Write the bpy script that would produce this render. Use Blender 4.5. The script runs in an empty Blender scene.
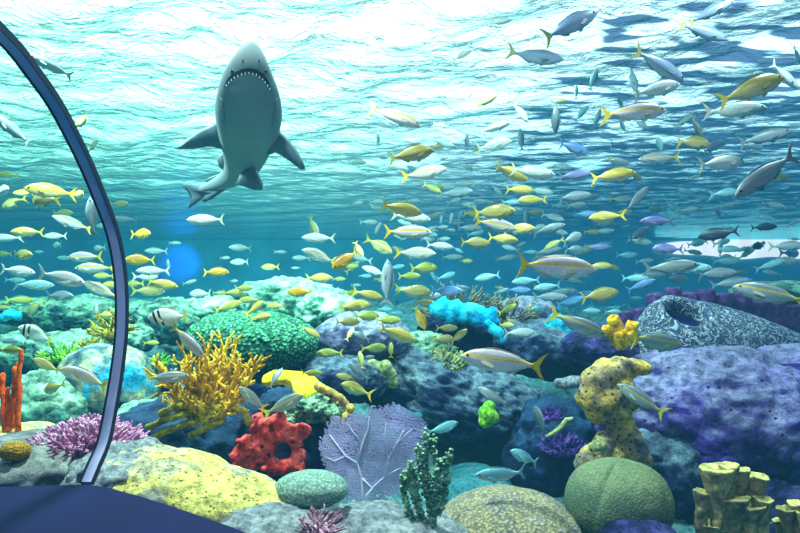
import bpy, bmesh, math, random
from mathutils import Vector, Matrix, noise, Quaternion
import numpy as np

random.seed(7)
SC = bpy.context.scene
COL = SC.collection
F = 578.0            # focal length in pixels of the 800x533 photograph
HZ = 300.0           # horizon row
ZC = 1.5             # eye height
SURF = 4.0           # water level
SIGMA = (0.088, 0.048, 0.040)
CINF = (0.012, 0.155, 0.295)

def P(px, py, Y):
    return Vector(((px - 400.0) / F * Y, Y, ZC + (HZ - py) / F * Y))

def lin(c):
    out = []
    for v in c[:3]:
        v = v / 255.0
        out.append(v / 12.92 if v <= 0.04045 else ((v + 0.055) / 1.055) ** 2.4)
    return (out[0], out[1], out[2], 1.0)

# ------------------------------------------------------------------ camera / world
cam = bpy.data.cameras.new('camera')
cam.sensor_width = 36.0
cam.lens = F / 800.0 * 36.0
cam.shift_y = (HZ - 266.5) / 800.0
cam.clip_start = 0.05
cam.clip_end = 200
co = bpy.data.objects.new('camera', cam)
co.location = (0, 0, ZC)
co.rotation_euler = (math.pi / 2, 0, 0)
COL.objects.link(co)
SC.camera = co
SC.view_settings.view_transform = 'Standard'
SC.view_settings.look = 'None'
SC.view_settings.exposure = 0.0
SC.cycles.max_bounces = 6
SC.cycles.diffuse_bounces = 2
SC.cycles.transparent_max_bounces = 12
SC.cycles.use_denoising = True

w = bpy.data.worlds.new('water_world')
SC.world = w
w.use_nodes = True
nt = w.node_tree
nt.nodes.clear()
wo = nt.nodes.new('ShaderNodeOutputWorld')
bg = nt.nodes.new('ShaderNodeBackground')
bg.inputs[0].default_value = (0.05, 0.2, 0.3, 1)
nt.links.new(bg.outputs[0], wo.inputs['Surface'])
va = nt.nodes.new('ShaderNodeVolumeAbsorption')
ve = nt.nodes.new('ShaderNodeEmission')
vadd = nt.nodes.new('ShaderNodeAddShader')
smax = max(SIGMA)
va.inputs['Density'].default_value = smax
va.inputs['Color'].default_value = (1 - SIGMA[0] / smax, 1 - SIGMA[1] / smax, 1 - SIGMA[2] / smax, 1)
ve.inputs['Color'].default_value = (SIGMA[0] * CINF[0] * 10, SIGMA[1] * CINF[1] * 10, SIGMA[2] * CINF[2] * 10, 1)  # volume glow stands in for light scattered by the water
ve.inputs['Strength'].default_value = 0.1
nt.links.new(va.outputs[0], vadd.inputs[0])
nt.links.new(ve.outputs[0], vadd.inputs[1])
nt.links.new(vadd.outputs[0], wo.inputs['Volume'])

# ------------------------------------------------------------------ material helpers
def new_mat(name):
    m = bpy.data.materials.new(name)
    m.use_nodes = True
    t = m.node_tree
    t.nodes.clear()
    out = t.nodes.new('ShaderNodeOutputMaterial')
    b = t.nodes.new('ShaderNodeBsdfPrincipled')
    t.links.new(b.outputs[0], out.inputs[0])
    return m, t, b, out

def ramp(t, fac, stops, interp='LINEAR'):
    r = t.nodes.new('ShaderNodeValToRGB')
    r.color_ramp.interpolation = interp
    e = r.color_ramp.elements
    while len(e) < len(stops):
        e.new(0.5)
    for el, (p, c) in zip(e, stops):
        el.position = p
        el.color = c if len(c) == 4 else (c[0], c[1], c[2], 1)
    t.links.new(fac, r.inputs[0])
    return r

def mix(t, fac, a, b, mode='MIX'):
    n = t.nodes.new('ShaderNodeMix')
    n.data_type = 'RGBA'
    n.blend_type = mode
    for sock, v in ((n.inputs[0], fac), (n.inputs[6], a), (n.inputs[7], b)):
        if hasattr(v, 'links'):
            t.links.new(v, sock)
        else:
            sock.default_value = v
    return n.outputs[2]

def math_n(t, op, a, b=None, c=None, clamp=False):
    n = t.nodes.new('ShaderNodeMath')
    n.operation = op
    n.use_clamp = clamp
    for i, v in enumerate((a, b, c)):
        if v is None:
            continue
        if hasattr(v, 'links'):
            t.links.new(v, n.inputs[i])
        else:
            n.inputs[i].default_value = v
    return n.outputs[0]

BW = ((0, 0, 0, 1), (1, 1, 1, 1))

def reef_mat(name, cols, scale=3.0, bump=0.5, bscale=14.0, pits=None, cells=None, maze=None,
             top=None, rough=0.85, patch=None, spec=0.2, bdist=0.03):
    """cols: colours spread by noise; top: (colour, amount) on faces that look up;
    pits: (scale, radius, colour); cells: (scale, dark, light); maze: (scale, dark, light); patch: (scale, threshold, colour)"""
    m, t, b, out = new_mat(name)
    tc = t.nodes.new('ShaderNodeTexCoord').outputs['Object']
    n = t.nodes.new('ShaderNodeTexNoise')
    n.inputs['Scale'].default_value = scale
    n.inputs['Detail'].default_value = 7
    n.inputs['Roughness'].default_value = 0.62
    t.links.new(tc, n.inputs['Vector'])
    k = len(cols)
    stops = [(0.32 + 0.36 * i / max(1, k - 1), lin(c)) for i, c in enumerate(cols)]
    col = ramp(t, n.outputs['Fac'], stops).outputs[0]
    if patch:
        pn = t.nodes.new('ShaderNodeTexNoise')
        pn.inputs['Scale'].default_value = patch[0]
        pn.inputs['Detail'].default_value = 4
        t.links.new(tc, pn.inputs['Vector'])
        f = ramp(t, pn.outputs['Fac'], [(patch[1] - 0.03, BW[0]), (patch[1] + 0.03, BW[1])]).outputs[0]
        col = mix(t, f, col, lin(patch[2]))
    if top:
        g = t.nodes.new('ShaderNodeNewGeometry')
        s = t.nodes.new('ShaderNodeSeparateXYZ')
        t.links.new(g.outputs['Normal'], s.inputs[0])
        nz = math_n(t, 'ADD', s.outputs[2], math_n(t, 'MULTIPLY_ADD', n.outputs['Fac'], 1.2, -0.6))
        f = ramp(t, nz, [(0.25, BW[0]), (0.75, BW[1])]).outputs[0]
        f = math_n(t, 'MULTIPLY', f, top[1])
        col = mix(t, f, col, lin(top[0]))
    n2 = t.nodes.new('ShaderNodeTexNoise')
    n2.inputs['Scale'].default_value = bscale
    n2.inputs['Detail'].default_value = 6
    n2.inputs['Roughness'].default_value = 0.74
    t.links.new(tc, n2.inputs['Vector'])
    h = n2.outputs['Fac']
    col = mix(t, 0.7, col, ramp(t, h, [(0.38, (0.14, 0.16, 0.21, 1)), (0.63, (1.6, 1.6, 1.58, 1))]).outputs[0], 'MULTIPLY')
    if cells:
        v = t.nodes.new('ShaderNodeTexVoronoi')
        v.inputs['Scale'].default_value = cells[0]
        t.links.new(tc, v.inputs['Vector'])
        col = mix(t, ramp(t, v.outputs['Distance'], [(0.12, BW[1]), (0.55, BW[0])]).outputs[0], mix(t, 0.65, col, lin(cells[1])), mix(t, 0.65, col, lin(cells[2])))
        h = math_n(t, 'SUBTRACT', h, math_n(t, 'MULTIPLY', v.outputs['Distance'], 1.6))
    if maze:
        wv = t.nodes.new('ShaderNodeTexNoise')
        wv.inputs['Scale'].default_value = maze[0]
        wv.inputs['Detail'].default_value = 1.0
        wv.inputs['Distortion'].default_value = 1.2
        t.links.new(tc, wv.inputs['Vector'])
        rid = math_n(t, 'ABSOLUTE', math_n(t, 'SUBTRACT', wv.outputs['Fac'], 0.5))
        rid = ramp(t, rid, [(0.02, BW[1]), (0.085, BW[0])]).outputs[0]
        col = mix(t, rid, mix(t, 0.75, col, lin(maze[1])), mix(t, 0.75, col, lin(maze[2])))
        h = math_n(t, 'ADD', h, math_n(t, 'MULTIPLY', rid, 0.9))
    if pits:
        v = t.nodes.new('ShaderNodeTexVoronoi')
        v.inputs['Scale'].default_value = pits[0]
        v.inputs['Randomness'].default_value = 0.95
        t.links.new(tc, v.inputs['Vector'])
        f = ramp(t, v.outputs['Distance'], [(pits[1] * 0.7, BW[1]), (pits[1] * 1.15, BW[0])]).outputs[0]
        col = mix(t, f, col, lin(pits[2]))  # dark spots painted in for the shade inside pores
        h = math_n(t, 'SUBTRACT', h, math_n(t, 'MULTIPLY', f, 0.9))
    t.links.new(col, b.inputs['Base Color'])
    bp = t.nodes.new('ShaderNodeBump')
    bp.inputs['Strength'].default_value = bump
    bp.inputs['Distance'].default_value = bdist
    t.links.new(h, bp.inputs['Height'])
    t.links.new(bp.outputs[0], b.inputs['Normal'])
    b.inputs['Roughness'].default_value = rough
    b.inputs['Specular IOR Level'].default_value = spec
    return m

def plain_mat(name, c, rough=0.5, spec=0.4, var=0.12, scale=12, metallic=0.0, bump=0.0):
    m, t, b, out = new_mat(name)
    tc = t.nodes.new('ShaderNodeTexCoord').outputs['Object']
    n = t.nodes.new('ShaderNodeTexNoise')
    n.inputs['Scale'].default_value = scale
    n.inputs['Detail'].default_value = 4
    t.links.new(tc, n.inputs['Vector'])
    L = lin(c)
    lo = tuple(v * (1 - var) for v in L[:3])
    hi = tuple(min(1, v * (1 + var)) for v in L[:3])
    t.links.new(ramp(t, n.outputs['Fac'], [(0.3, lo), (0.7, hi)]).outputs[0], b.inputs['Base Color'])
    b.inputs['Roughness'].default_value = rough
    b.inputs['Specular IOR Level'].default_value = spec
    b.inputs['Metallic'].default_value = metallic
    if bump:
        bp = t.nodes.new('ShaderNodeBump')
        bp.inputs['Strength'].default_value = bump
        bp.inputs['Distance'].default_value = 0.01
        t.links.new(n.outputs['Fac'], bp.inputs['Height'])
        t.links.new(bp.outputs[0], b.inputs['Normal'])
    return m

# ------------------------------------------------------------------ object helpers
def link(name, me, mat=None, parent=None, loc=None, smooth=True):
    if isinstance(me, bmesh.types.BMesh):
        bm = me
        bmesh.ops.recalc_face_normals(bm, faces=bm.faces[:])
        me = bpy.data.meshes.new(name)
        bm.to_mesh(me)
        bm.free()
    if mat is not None:
        me.materials.clear()
        for mm in (mat if isinstance(mat, (list, tuple)) else [mat]):
            me.materials.append(mm)
    if smooth:
        me.polygons.foreach_set('use_smooth', [True] * len(me.polygons))
    o = bpy.data.objects.new(name, me)
    COL.objects.link(o)
    if parent is not None:
        o.parent = parent
    if loc is not None:
        o.location = loc
    return o

def tag(o, label, cat, group=None, kind=None):
    o['label'] = label
    o['category'] = cat
    if group:
        o['group'] = group
    if kind:
        o['kind'] = kind
    return o

def struct(o, label=None):
    o['kind'] = 'structure'
    if label:
        o['label'] = label
    return o

def empty(name, loc):
    o = bpy.data.objects.new(name, None)
    o.location = loc
    o.empty_display_size = 0.1
    COL.objects.link(o)
    return o

def fbm(v, octv=5, seed=0.0, rough=0.55):
    s, a, f, tot = 0.0, 1.0, 1.0, 0.0
    for _ in range(octv):
        s += a * noise.noise(Vector((v[0] * f + seed, v[1] * f - seed * 1.7, v[2] * f + seed * 0.3)))
        tot += a
        a *= rough
        f *= 2.03
    return s / tot

def rock_bm(radii, seed=0, amp=0.25, freq=1.6, sub=5, ridged=0.0, flat=None, roll=0.0):
    bm = bmesh.new()
    bmesh.ops.create_icosphere(bm, subdivisions=sub, radius=1.0)
    rx, ry, rz = radii
    mean = (rx * ry * rz) ** (1 / 3)
    for v in bm.verts:
        d = v.co.normalized()
        q = Vector((d.x * rx, d.y * ry, d.z * rz)) / mean
        n = fbm(q * freq, 5, seed * 3.17)
        if ridged:
            n = n * (1 - ridged) + ridged * (0.35 - abs(fbm(q * freq * 1.7, 4, seed * 5.1 + 9)) * 2)
        n += 0.22 * fbm(q * freq * 5.5, 4, seed * 1.3 + 5) + 0.10 * (0.3 - abs(fbm(q * freq * 11, 3, seed + 2.0)) * 2)
        r = 1 + amp * n * 1.8
        v.co = Vector((d.x * rx, d.y * ry, d.z * rz)) * r
        if flat is not None and v.co.z < -flat * rz:
            v.co.z = -flat * rz
    if roll:
        bmesh.ops.rotate(bm, verts=bm.verts[:], cent=(0, 0, 0), matrix=Matrix.Rotation(math.radians(roll), 3, 'Y'))
    return bm

def rock(name, px, py, rx, ry, Y, dr, mat, label, cat='rock', group=None, seed=0, amp=0.25, freq=1.6, sub=5, ridged=0.0, roll=0.0, flat=None):
    """a boulder whose outline is about rx by ry pixels around (px, py) at depth Y; dr its half depth in metres"""
    k = Y / F
    bm = rock_bm((rx * k, dr, ry * k), seed, amp, freq, sub, ridged, flat, roll)
    o = link(name, bm, mat, loc=P(px, py, Y))
    if label:
        tag(o, label, cat, group)
    return o

def bake(o):
    """replace an object's mesh by its modified mesh"""
    dg = bpy.context.evaluated_depsgraph_get()
    dg.update()
    me = bpy.data.meshes.new_from_object(o.evaluated_get(dg))
    old = o.data
    o.modifiers.clear()
    o.data = me
    bpy.data.meshes.remove(old)
    return o

def blob_mesh(balls, voxel, amp=0.0, freq=8.0, seed=0):
    bm = bmesh.new()
    for (c, r) in balls:
        sc = r if hasattr(r, '__len__') else (r, r, r)
        bmesh.ops.create_icosphere(bm, subdivisions=3, radius=1.0,
                                   matrix=Matrix.Translation(c) @ Matrix.Diagonal((sc[0], sc[1], sc[2], 1)))
    me = bpy.data.meshes.new('blob')
    bm.to_mesh(me)
    bm.free()
    o = bpy.data.objects.new('blob', me)
    COL.objects.link(o)
    md = o.modifiers.new('r', 'REMESH')
    md.mode = 'VOXEL'
    md.voxel_size = voxel
    md2 = o.modifiers.new('s', 'SMOOTH')
    md2.factor = 0.6
    md2.iterations = 3
    bake(o)
    me = o.data
    bpy.data.objects.remove(o)
    if amp:
        me.update()
        nrm = [v.normal.copy() for v in me.vertices]
        for v, n in zip(me.vertices, nrm):
            v.co += n * (amp * fbm(v.co * freq, 4, seed))
    me.update()
    return me

def blob(name, pxballs, Y, voxel, mat, label=None, cat='coral', amp=0.0, freq=8, seed=0, group=None, org=None, parent=None):
    """pxballs: (px, py, r_px, dy) lumps fused into one body"""
    k = Y / F
    if name == 'red_sponge':      # extra nodules
        random.seed(77)
        for b in list(pxballs)[:22]:
            for _ in range(3):
                an = random.uniform(0, 6.28)
                pxballs = pxballs + [(b[0] + math.cos(an) * b[2] * 0.95, b[1] + math.sin(an) * b[2] * 0.85, random.uniform(2.6, 4.4), (b[3] if len(b) > 3 else 0) - random.uniform(0, 0.05))]
    if name == 'finger_sponge' and len(pxballs) > 3:
        pxballs = [tuple(a[q] + (c[q] - a[q]) * u / 4 for q in range(3)) for a, c in zip(pxballs, pxballs[1:]) for u in range(4)] + [pxballs[-1]]
    o0 = org if org is not None else P(pxballs[0][0], pxballs[0][1], Y)
    balls = [(P(b[0], b[1], Y) + Vector((0, b[3] if len(b) > 3 else 0, 0)) - o0, b[2] * k) for b in pxballs]
    me = blob_mesh(balls, voxel, amp, freq, seed)
    o = link(name, me, mat, parent=parent, loc=o0 if parent is None else None)
    if label:
        tag(o, label, cat, group)
    return o

def tube(bm, pts, radii, seg=8, cap=True):
    pts = [Vector(p) for p in pts]
    rings = []
    up = Vector((0.13, 0.97, 0.21))
    for i, p in enumerate(pts):
        d = (pts[min(i + 1, len(pts) - 1)] - pts[max(i - 1, 0)])
        if d.length < 1e-9:
            d = Vector((0, 0, 1))
        d.normalize()
        a = d.cross(up)
        if a.length < 0.05:
            a = d.cross(Vector((1, 0, 0)))
        a.normalize()
        b = d.cross(a)
        ring = []
        for s in range(seg):
            an = 2 * math.pi * s / seg
            ring.append(bm.verts.new(p + (a * math.cos(an) + b * math.sin(an)) * radii[i]))
        rings.append(ring)
    for r0, r1 in zip(rings, rings[1:]):
        for s in range(seg):
            bm.faces.new((r0[s], r0[(s + 1) % seg], r1[(s + 1) % seg], r1[s]))
    if cap:
        for r, dirn in ((rings[0], 0), (rings[-1], -1)):
            c = bm.verts.new(pts[dirn] + ((pts[-1] - pts[-2]).normalized() * radii[-1] * 0.7 if dirn == -1 else Vector((0, 0, 0))))
            for s in range(seg):
                bm.faces.new((r[s], r[(s + 1) % seg], c))

def rv(s=1.0):
    return Vector((random.uniform(-s, s), random.uniform(-s, s), random.uniform(-s, s)))

def branch(bm, p, d, L, r, depth, bend=0.35, fork=2, spread=0.6, shrink=0.72, seg=6, flat=1.0, up=0.15, tip=0.55):
    pts, rad = [p], [r]
    n = 4
    q = p.copy()
    dd = d.normalized()
    for i in range(n):
        dd = (dd + rv(bend) * 0.5 + Vector((0, 0, up))).normalized()
        dd.y *= flat
        q = q + dd * (L / n)
        pts.append(q.copy())
        rad.append(r * (1 - (1 - tip) * (i + 1) / n))
    tube(bm, pts, rad, seg)
    if depth > 0:
        for k in range(fork):
            at = pts[random.choice((2, 3, 4))] if k < fork - 1 else pts[-1]
            nd = (dd + rv(spread)).normalized()
            branch(bm, at.copy(), nd, L * shrink * random.uniform(0.75, 1.1), r * 0.8, depth - 1, bend, fork, spread, shrink, seg, flat, up, tip)
    return

# ------------------------------------------------------------------ setting: seabed, walls, ceiling
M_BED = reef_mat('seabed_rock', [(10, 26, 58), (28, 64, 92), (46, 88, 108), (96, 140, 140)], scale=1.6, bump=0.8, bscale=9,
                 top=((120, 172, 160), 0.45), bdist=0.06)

CTRL = []   # (x, y, z)
for (px, py, Y) in [(0, 560, 2.4), (200, 580, 2.4), (400, 590, 2.5), (600, 590, 2.5), (800, 590, 2.5),
                    (0, 470, 3.2), (100, 500, 3.2), (300, 530, 3.2), (420, 532, 3.3), (520, 535, 3.4), (650, 545, 3.4), (800, 545, 3.4),
                    (0, 440, 4.2), (120, 435, 4.2), (250, 455, 4.3), (400, 510, 4.4), (500, 500, 4.6), (600, 500, 4.4), (760, 500, 4.4),
                    (0, 400, 5.2), (110, 415, 5.2), (250, 420, 5.4), (380, 440, 5.5), (500, 462, 5.6), (600, 450, 5.5), (760, 420, 5.5),
                    (0, 365, 6.6), (120, 372, 6.6), (270, 375, 6.8), (400, 385, 6.8), (520, 395, 6.8), (620, 375, 6.8), (780, 370, 6.8),
                    (0, 330, 8.5), (130, 332, 8.5), (270, 318, 8.8), (400, 330, 8.8), (540, 345, 8.8), (680, 330, 8.8), (800, 325, 8.8),
                    (0, 306, 11), (150, 304, 11), (300, 298, 11), (420, 312, 11), (560, 318, 11), (700, 312, 11), (820, 310, 11),
                    (-200, 320, 9), (1000, 320, 9), (-200, 420, 5), (1000, 450, 5),
                    (0, 312, 17), (200, 312, 17), (400, 314, 17), (600, 316, 17), (800, 316, 17)]:
    p = P(px, py, Y)
    CTRL.append((p.x, p.y, p.z))
CA = np.array(CTRL)

def bed_height(X, Yv):
    num = np.zeros_like(X)
    den = np.zeros_like(X)
    for cx, cy, cz in CA:
        d2 = ((X - cx) ** 2 + (Yv - cy) ** 2) / (0.25 + 0.02 * cy * cy)
        wgt = 1.0 / (d2 + 0.15) ** 1.8
        num += wgt * cz
        den += wgt
    return num / den

def grid_mesh(name, xs, ys, zfun):
    X, Yv = np.meshgrid(xs, ys)
    Z = zfun(X, Yv)
    nx, ny = len(xs), len(ys)
    co = np.stack([X, Yv, Z], -1).reshape(-1, 3)
    idx = np.arange(nx * ny).reshape(ny, nx)
    f = np.stack([idx[:-1, :-1], idx[:-1, 1:], idx[1:, 1:], idx[1:, :-1]], -1).reshape(-1, 4)
    me = bpy.data.meshes.new(name)
    me.from_pydata(co.tolist(), [], f.tolist())
    me.update()
    return me

def bed_z(X, Yv):
    Z = bed_height(X, Yv)
    N = np.zeros_like(Z)
    for i in np.ndindex(Z.shape):
        x, y = X[i], Yv[i]
        k = 0.16 + 0.025 * y
        n = fbm((x * 1.3, y * 1.1, 0.0), 5, 4.0)
        r = 0.4 - 2.0 * abs(fbm((x * 0.9, y * 0.8, 2.0), 4, 8.0))
        N[i] = k * (1.3 * n + 0.7 * r)
    return Z + N - 0.06

xs = np.concatenate([np.arange(-17.9, -5, 0.18), np.arange(-5, 5, 0.055), np.arange(5, 17.95, 0.18)])
ys = np.concatenate([np.arange(2.3, 7, 0.05), np.arange(7, 23.95, 0.15)])
seabed = struct(link('ground', grid_mesh('ground', xs, ys, bed_z), M_BED))

M_WALL = plain_mat('tank_wall', (90, 172, 192), rough=0.9, var=0.3, scale=0.6)
def box_bm(x0, x1, y0, y1, z0, z1):
    bm = bmesh.new()
    vs = [bm.verts.new((x, y, z)) for x in (x0, x1) for y in (y0, y1) for z in (z0, z1)]
    for f in ((0, 1, 3, 2), (4, 6, 7, 5), (0, 4, 5, 1), (2, 3, 7, 6), (0, 2, 6, 4), (1, 5, 7, 3)):
        bm.faces.new([vs[i] for i in f])
    return bm
struct(link('wall_back', box_bm(-18.2, 18.2, 24.0, 24.2, -1, 4.06), M_WALL, smooth=False))
struct(link('wall_left', box_bm(-18.2, -18.0, 0, 24.0, -1, 4.06), M_WALL, smooth=False))
struct(link('wall_right', box_bm(18.0, 18.2, 0, 24.0, -1, 4.06), M_WALL, smooth=False))

# lit viewing window in the far wall, seen bright through the water at the right
m, t, b, out = new_mat('lit_window')
em = t.nodes.new('ShaderNodeEmission')
tc = t.nodes.new('ShaderNodeTexCoord').outputs['Object']
n = t.nodes.new('ShaderNodeTexNoise')
n.inputs['Scale'].default_value = 0.8
n.inputs['Detail'].default_value = 3
t.links.new(tc, n.inputs['Vector'])
t.links.new(ramp(t, n.outputs['Fac'], [(0.3, (1.0, 0.55, 0.46, 1)), (0.6, (1, 0.36, 0.3, 1))]).outputs[0], em.inputs[0])
em.inputs[1].default_value = 7.5
t.links.new(em.outputs[0], out.inputs[0])
M_LIT = m
pw0, pw1 = P(655, 258, 23.9), P(838, 238, 23.9)
bm = bmesh.new()
pts = []
NW = 40
for i in range(NW + 1):
    u = i / NW
    x = pw0.x + (pw1.x - pw0.x) * u
    taper = min(1.0, 0.12 + 2.2 * u)
    mid = (pw0.z + pw1.z) / 2
    hh = (pw1.z - pw0.z) / 2 * (taper ** 0.6) * (1 + 0.12 * math.sin(u * 17))
    pts.append((bm.verts.new((x, 23.9, mid - hh)), bm.verts.new((x, 23.9, mid + hh))))
for a, c in zip(pts, pts[1:]):
    bm.faces.new((a[0], c[0], c[1], a[1]))
struct(link('window_1', bm, M_LIT, smooth=False))

# hall ceiling with bright skylight field above the water
m, t, b, out = new_mat('skylight_ceiling')
em = t.nodes.new('ShaderNodeEmission')
tc = t.nodes.new('ShaderNodeTexCoord').outputs['Object']
s = t.nodes.new('ShaderNodeSeparateXYZ')
t.links.new(tc, s.inputs[0])
fx = ramp(t, math_n(t, 'MULTIPLY_ADD', s.outputs[0], 1 / 28, 0.5),
          [(0.0, (1.5, 2.6, 1.9, 1)), (0.28, (3.4, 5.4, 4.0, 1)), (0.42, (4.2, 5.6, 4.4, 1)), (0.52, (3.6, 4.0, 3.7, 1)), (0.56, (3.2, 3.4, 3.4, 1)), (0.70, (3.2, 3.4, 3.6, 1)), (1.0, (1.5, 1.7, 2.2, 1))]).outputs[0]  # glow tinted greener on the left to colour the water surface
fy = ramp(t, math_n(t, 'MULTIPLY', s.outputs[1], 1 / 26), [(0.10, (0.12, 0.12, 0.12, 1)), (0.21, (0.9, 0.9, 0.9, 1)), (0.4, (1, 1, 1, 1)), (1.0, (0.8, 0.8, 0.8, 1))]).outputs[0]
pm = t.nodes.new('ShaderNodeMapping')
pm.inputs['Scale'].default_value = (0.45, 1.1, 1)
t.links.new(tc, pm.inputs['Vector'])
pn = t.nodes.new('ShaderNodeTexNoise')
pn.inputs['Scale'].default_value = 2.2
pn.inputs['Detail'].default_value = 2
t.links.new(pm.outputs[0], pn.inputs['Vector'])
# noise patches added to the glow for surface streaks, fewer towards the right
thin = ramp(t, math_n(t, 'MULTIPLY_ADD', s.outputs[0], 1 / 28, 0.5), [(0.53, (0.35, 0.35, 0.35, 1)), (0.60, (0.05, 0.05, 0.05, 1)), (0.75, (-0.04, -0.04, -0.04, 1))]).outputs[0]
glow_patch = ramp(t, math_n(t, 'ADD', pn.outputs['Fac'], thin), [(0.50, (0, 0, 0, 1)), (0.56, (1, 1, 1, 1))]).outputs[0]
fx = mix(t, glow_patch, (0.30, 0.42, 0.75, 1), fx)
t.links.new(mix(t, 1.0, fx, fy, 'MULTIPLY'), em.inputs[0])
em.inputs[1].default_value = 1.0
t.links.new(em.outputs[0], out.inputs[0])
M_SKY = m
bm = bmesh.new()
bmesh.ops.create_grid(bm, x_segments=2, y_segments=2, size=1)
for v in bm.verts:
    v.co = Vector((v.co.x * 30, 30.5 + v.co.y * 29.4, 0))
struct(link('ceiling', bm, M_SKY, loc=(0, 0, 4.85), smooth=False))

# ------------------------------------------------------------------ reef: materials
M = {}
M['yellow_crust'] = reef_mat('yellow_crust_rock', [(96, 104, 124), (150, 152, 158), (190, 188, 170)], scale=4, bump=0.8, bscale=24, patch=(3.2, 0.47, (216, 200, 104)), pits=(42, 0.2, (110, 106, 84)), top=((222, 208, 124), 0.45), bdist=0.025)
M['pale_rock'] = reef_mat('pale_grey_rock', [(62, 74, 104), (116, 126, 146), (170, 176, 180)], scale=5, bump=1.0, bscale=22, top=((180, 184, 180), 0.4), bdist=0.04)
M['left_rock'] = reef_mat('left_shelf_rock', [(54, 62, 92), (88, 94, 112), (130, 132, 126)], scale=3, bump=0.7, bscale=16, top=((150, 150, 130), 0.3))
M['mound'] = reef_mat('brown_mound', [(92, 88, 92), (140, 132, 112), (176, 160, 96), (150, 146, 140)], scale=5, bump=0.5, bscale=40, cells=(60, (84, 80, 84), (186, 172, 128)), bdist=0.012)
M['green_ball'] = reef_mat('smooth_green_coral', [(66, 84, 72), (96, 112, 84), (122, 134, 84)], scale=3, bump=0.35, bscale=50, cells=(95, (78, 94, 80), (124, 134, 96)), bdist=0.006, top=((166, 164, 76), 0.4))  # yellower upward faces: the highlight is put into the colour
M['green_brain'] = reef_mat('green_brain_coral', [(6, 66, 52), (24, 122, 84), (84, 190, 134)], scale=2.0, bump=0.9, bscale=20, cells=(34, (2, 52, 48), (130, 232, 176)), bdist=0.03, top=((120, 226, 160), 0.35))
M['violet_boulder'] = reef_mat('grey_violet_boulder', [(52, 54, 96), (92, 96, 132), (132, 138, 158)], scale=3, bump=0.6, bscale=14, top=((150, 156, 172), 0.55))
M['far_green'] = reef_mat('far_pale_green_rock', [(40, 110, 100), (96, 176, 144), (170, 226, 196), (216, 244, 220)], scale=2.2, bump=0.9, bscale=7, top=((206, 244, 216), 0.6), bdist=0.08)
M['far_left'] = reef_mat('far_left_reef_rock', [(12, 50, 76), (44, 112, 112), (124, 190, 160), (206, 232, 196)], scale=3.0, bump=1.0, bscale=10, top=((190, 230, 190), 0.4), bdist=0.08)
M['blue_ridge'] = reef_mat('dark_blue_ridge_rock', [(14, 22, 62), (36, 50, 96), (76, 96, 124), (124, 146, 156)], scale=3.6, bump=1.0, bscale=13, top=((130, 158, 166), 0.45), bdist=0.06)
M['cave_shade'] = reef_mat('cave_shade_rock', [(6, 12, 46), (14, 30, 78), (34, 66, 104)], scale=3.4, bump=1.0, bscale=12, bdist=0.05, top=((48, 92, 120), 0.3))  # dark colours carry the shade of the reef's hollows
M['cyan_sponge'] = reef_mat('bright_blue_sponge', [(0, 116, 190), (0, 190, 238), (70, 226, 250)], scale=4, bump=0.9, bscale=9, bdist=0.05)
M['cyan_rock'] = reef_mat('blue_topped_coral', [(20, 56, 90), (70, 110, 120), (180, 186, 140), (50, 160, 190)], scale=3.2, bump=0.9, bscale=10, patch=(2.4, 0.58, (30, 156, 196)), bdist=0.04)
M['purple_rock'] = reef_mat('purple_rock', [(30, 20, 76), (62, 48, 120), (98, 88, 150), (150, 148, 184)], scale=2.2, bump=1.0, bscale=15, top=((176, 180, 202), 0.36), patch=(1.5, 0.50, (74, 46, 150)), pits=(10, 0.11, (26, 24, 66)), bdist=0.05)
M['purple_low'] = reef_mat('dark_purple_base', [(12, 14, 50), (36, 34, 92), (72, 66, 130), (90, 104, 150)], scale=2.4, bump=1.0, bscale=10, bdist=0.06)
M['barrel'] = reef_mat('maze_barrel_sponge', [(70, 92, 122), (110, 130, 150)], scale=3, bump=1.0, bscale=14, maze=(20, (34, 46, 84), (178, 194, 206)), bdist=0.035)
M['mouth_shade'] = plain_mat('painted_mouth_shade', (20, 26, 62), rough=1, spec=0)  # darkness of the barrel sponge's mouth as a colour
M['tube_purple'] = reef_mat('purple_tube_sponge', [(40, 18, 66), (70, 38, 98), (104, 66, 128)], scale=7, bump=1.0, bscale=20, top=((130, 90, 150), 0.35))
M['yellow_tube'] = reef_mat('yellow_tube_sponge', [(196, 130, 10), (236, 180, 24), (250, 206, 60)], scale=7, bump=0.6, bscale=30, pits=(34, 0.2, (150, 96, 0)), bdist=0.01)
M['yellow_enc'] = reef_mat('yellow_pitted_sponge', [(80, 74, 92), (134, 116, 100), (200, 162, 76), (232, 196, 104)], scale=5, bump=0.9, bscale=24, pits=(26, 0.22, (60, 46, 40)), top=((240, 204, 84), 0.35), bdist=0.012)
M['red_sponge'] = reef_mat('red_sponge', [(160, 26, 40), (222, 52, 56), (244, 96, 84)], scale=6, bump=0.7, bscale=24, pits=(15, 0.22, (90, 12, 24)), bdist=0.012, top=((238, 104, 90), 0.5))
M['orange'] = reef_mat('orange_sponge', [(206, 60, 4), (255, 96, 8), (255, 140, 30)], scale=8, bump=0.5, bscale=40, bdist=0.006)
M['table_coral'] = reef_mat('pink_violet_coral', [(156, 90, 136), (208, 140, 180), (240, 200, 222)], scale=9, bump=0.4, bscale=60, bdist=0.004)
M['yellow_bush'] = reef_mat('yellow_branching_coral', [(176, 124, 10), (232, 180, 34), (255, 222, 90)], scale=6, bump=0.4, bscale=50, bdist=0.004)
M['yellow_root'] = reef_mat('olive_yellow_base', [(110, 100, 24), (172, 152, 36), (206, 190, 70)], scale=6, bump=0.5, bscale=30, bdist=0.008)
M['yellow_plate'] = reef_mat('yellow_plate_coral', [(212, 200, 20), (240, 228, 40), (250, 240, 90)], scale=5, bump=0.4, bscale=30, bdist=0.006)
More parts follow.
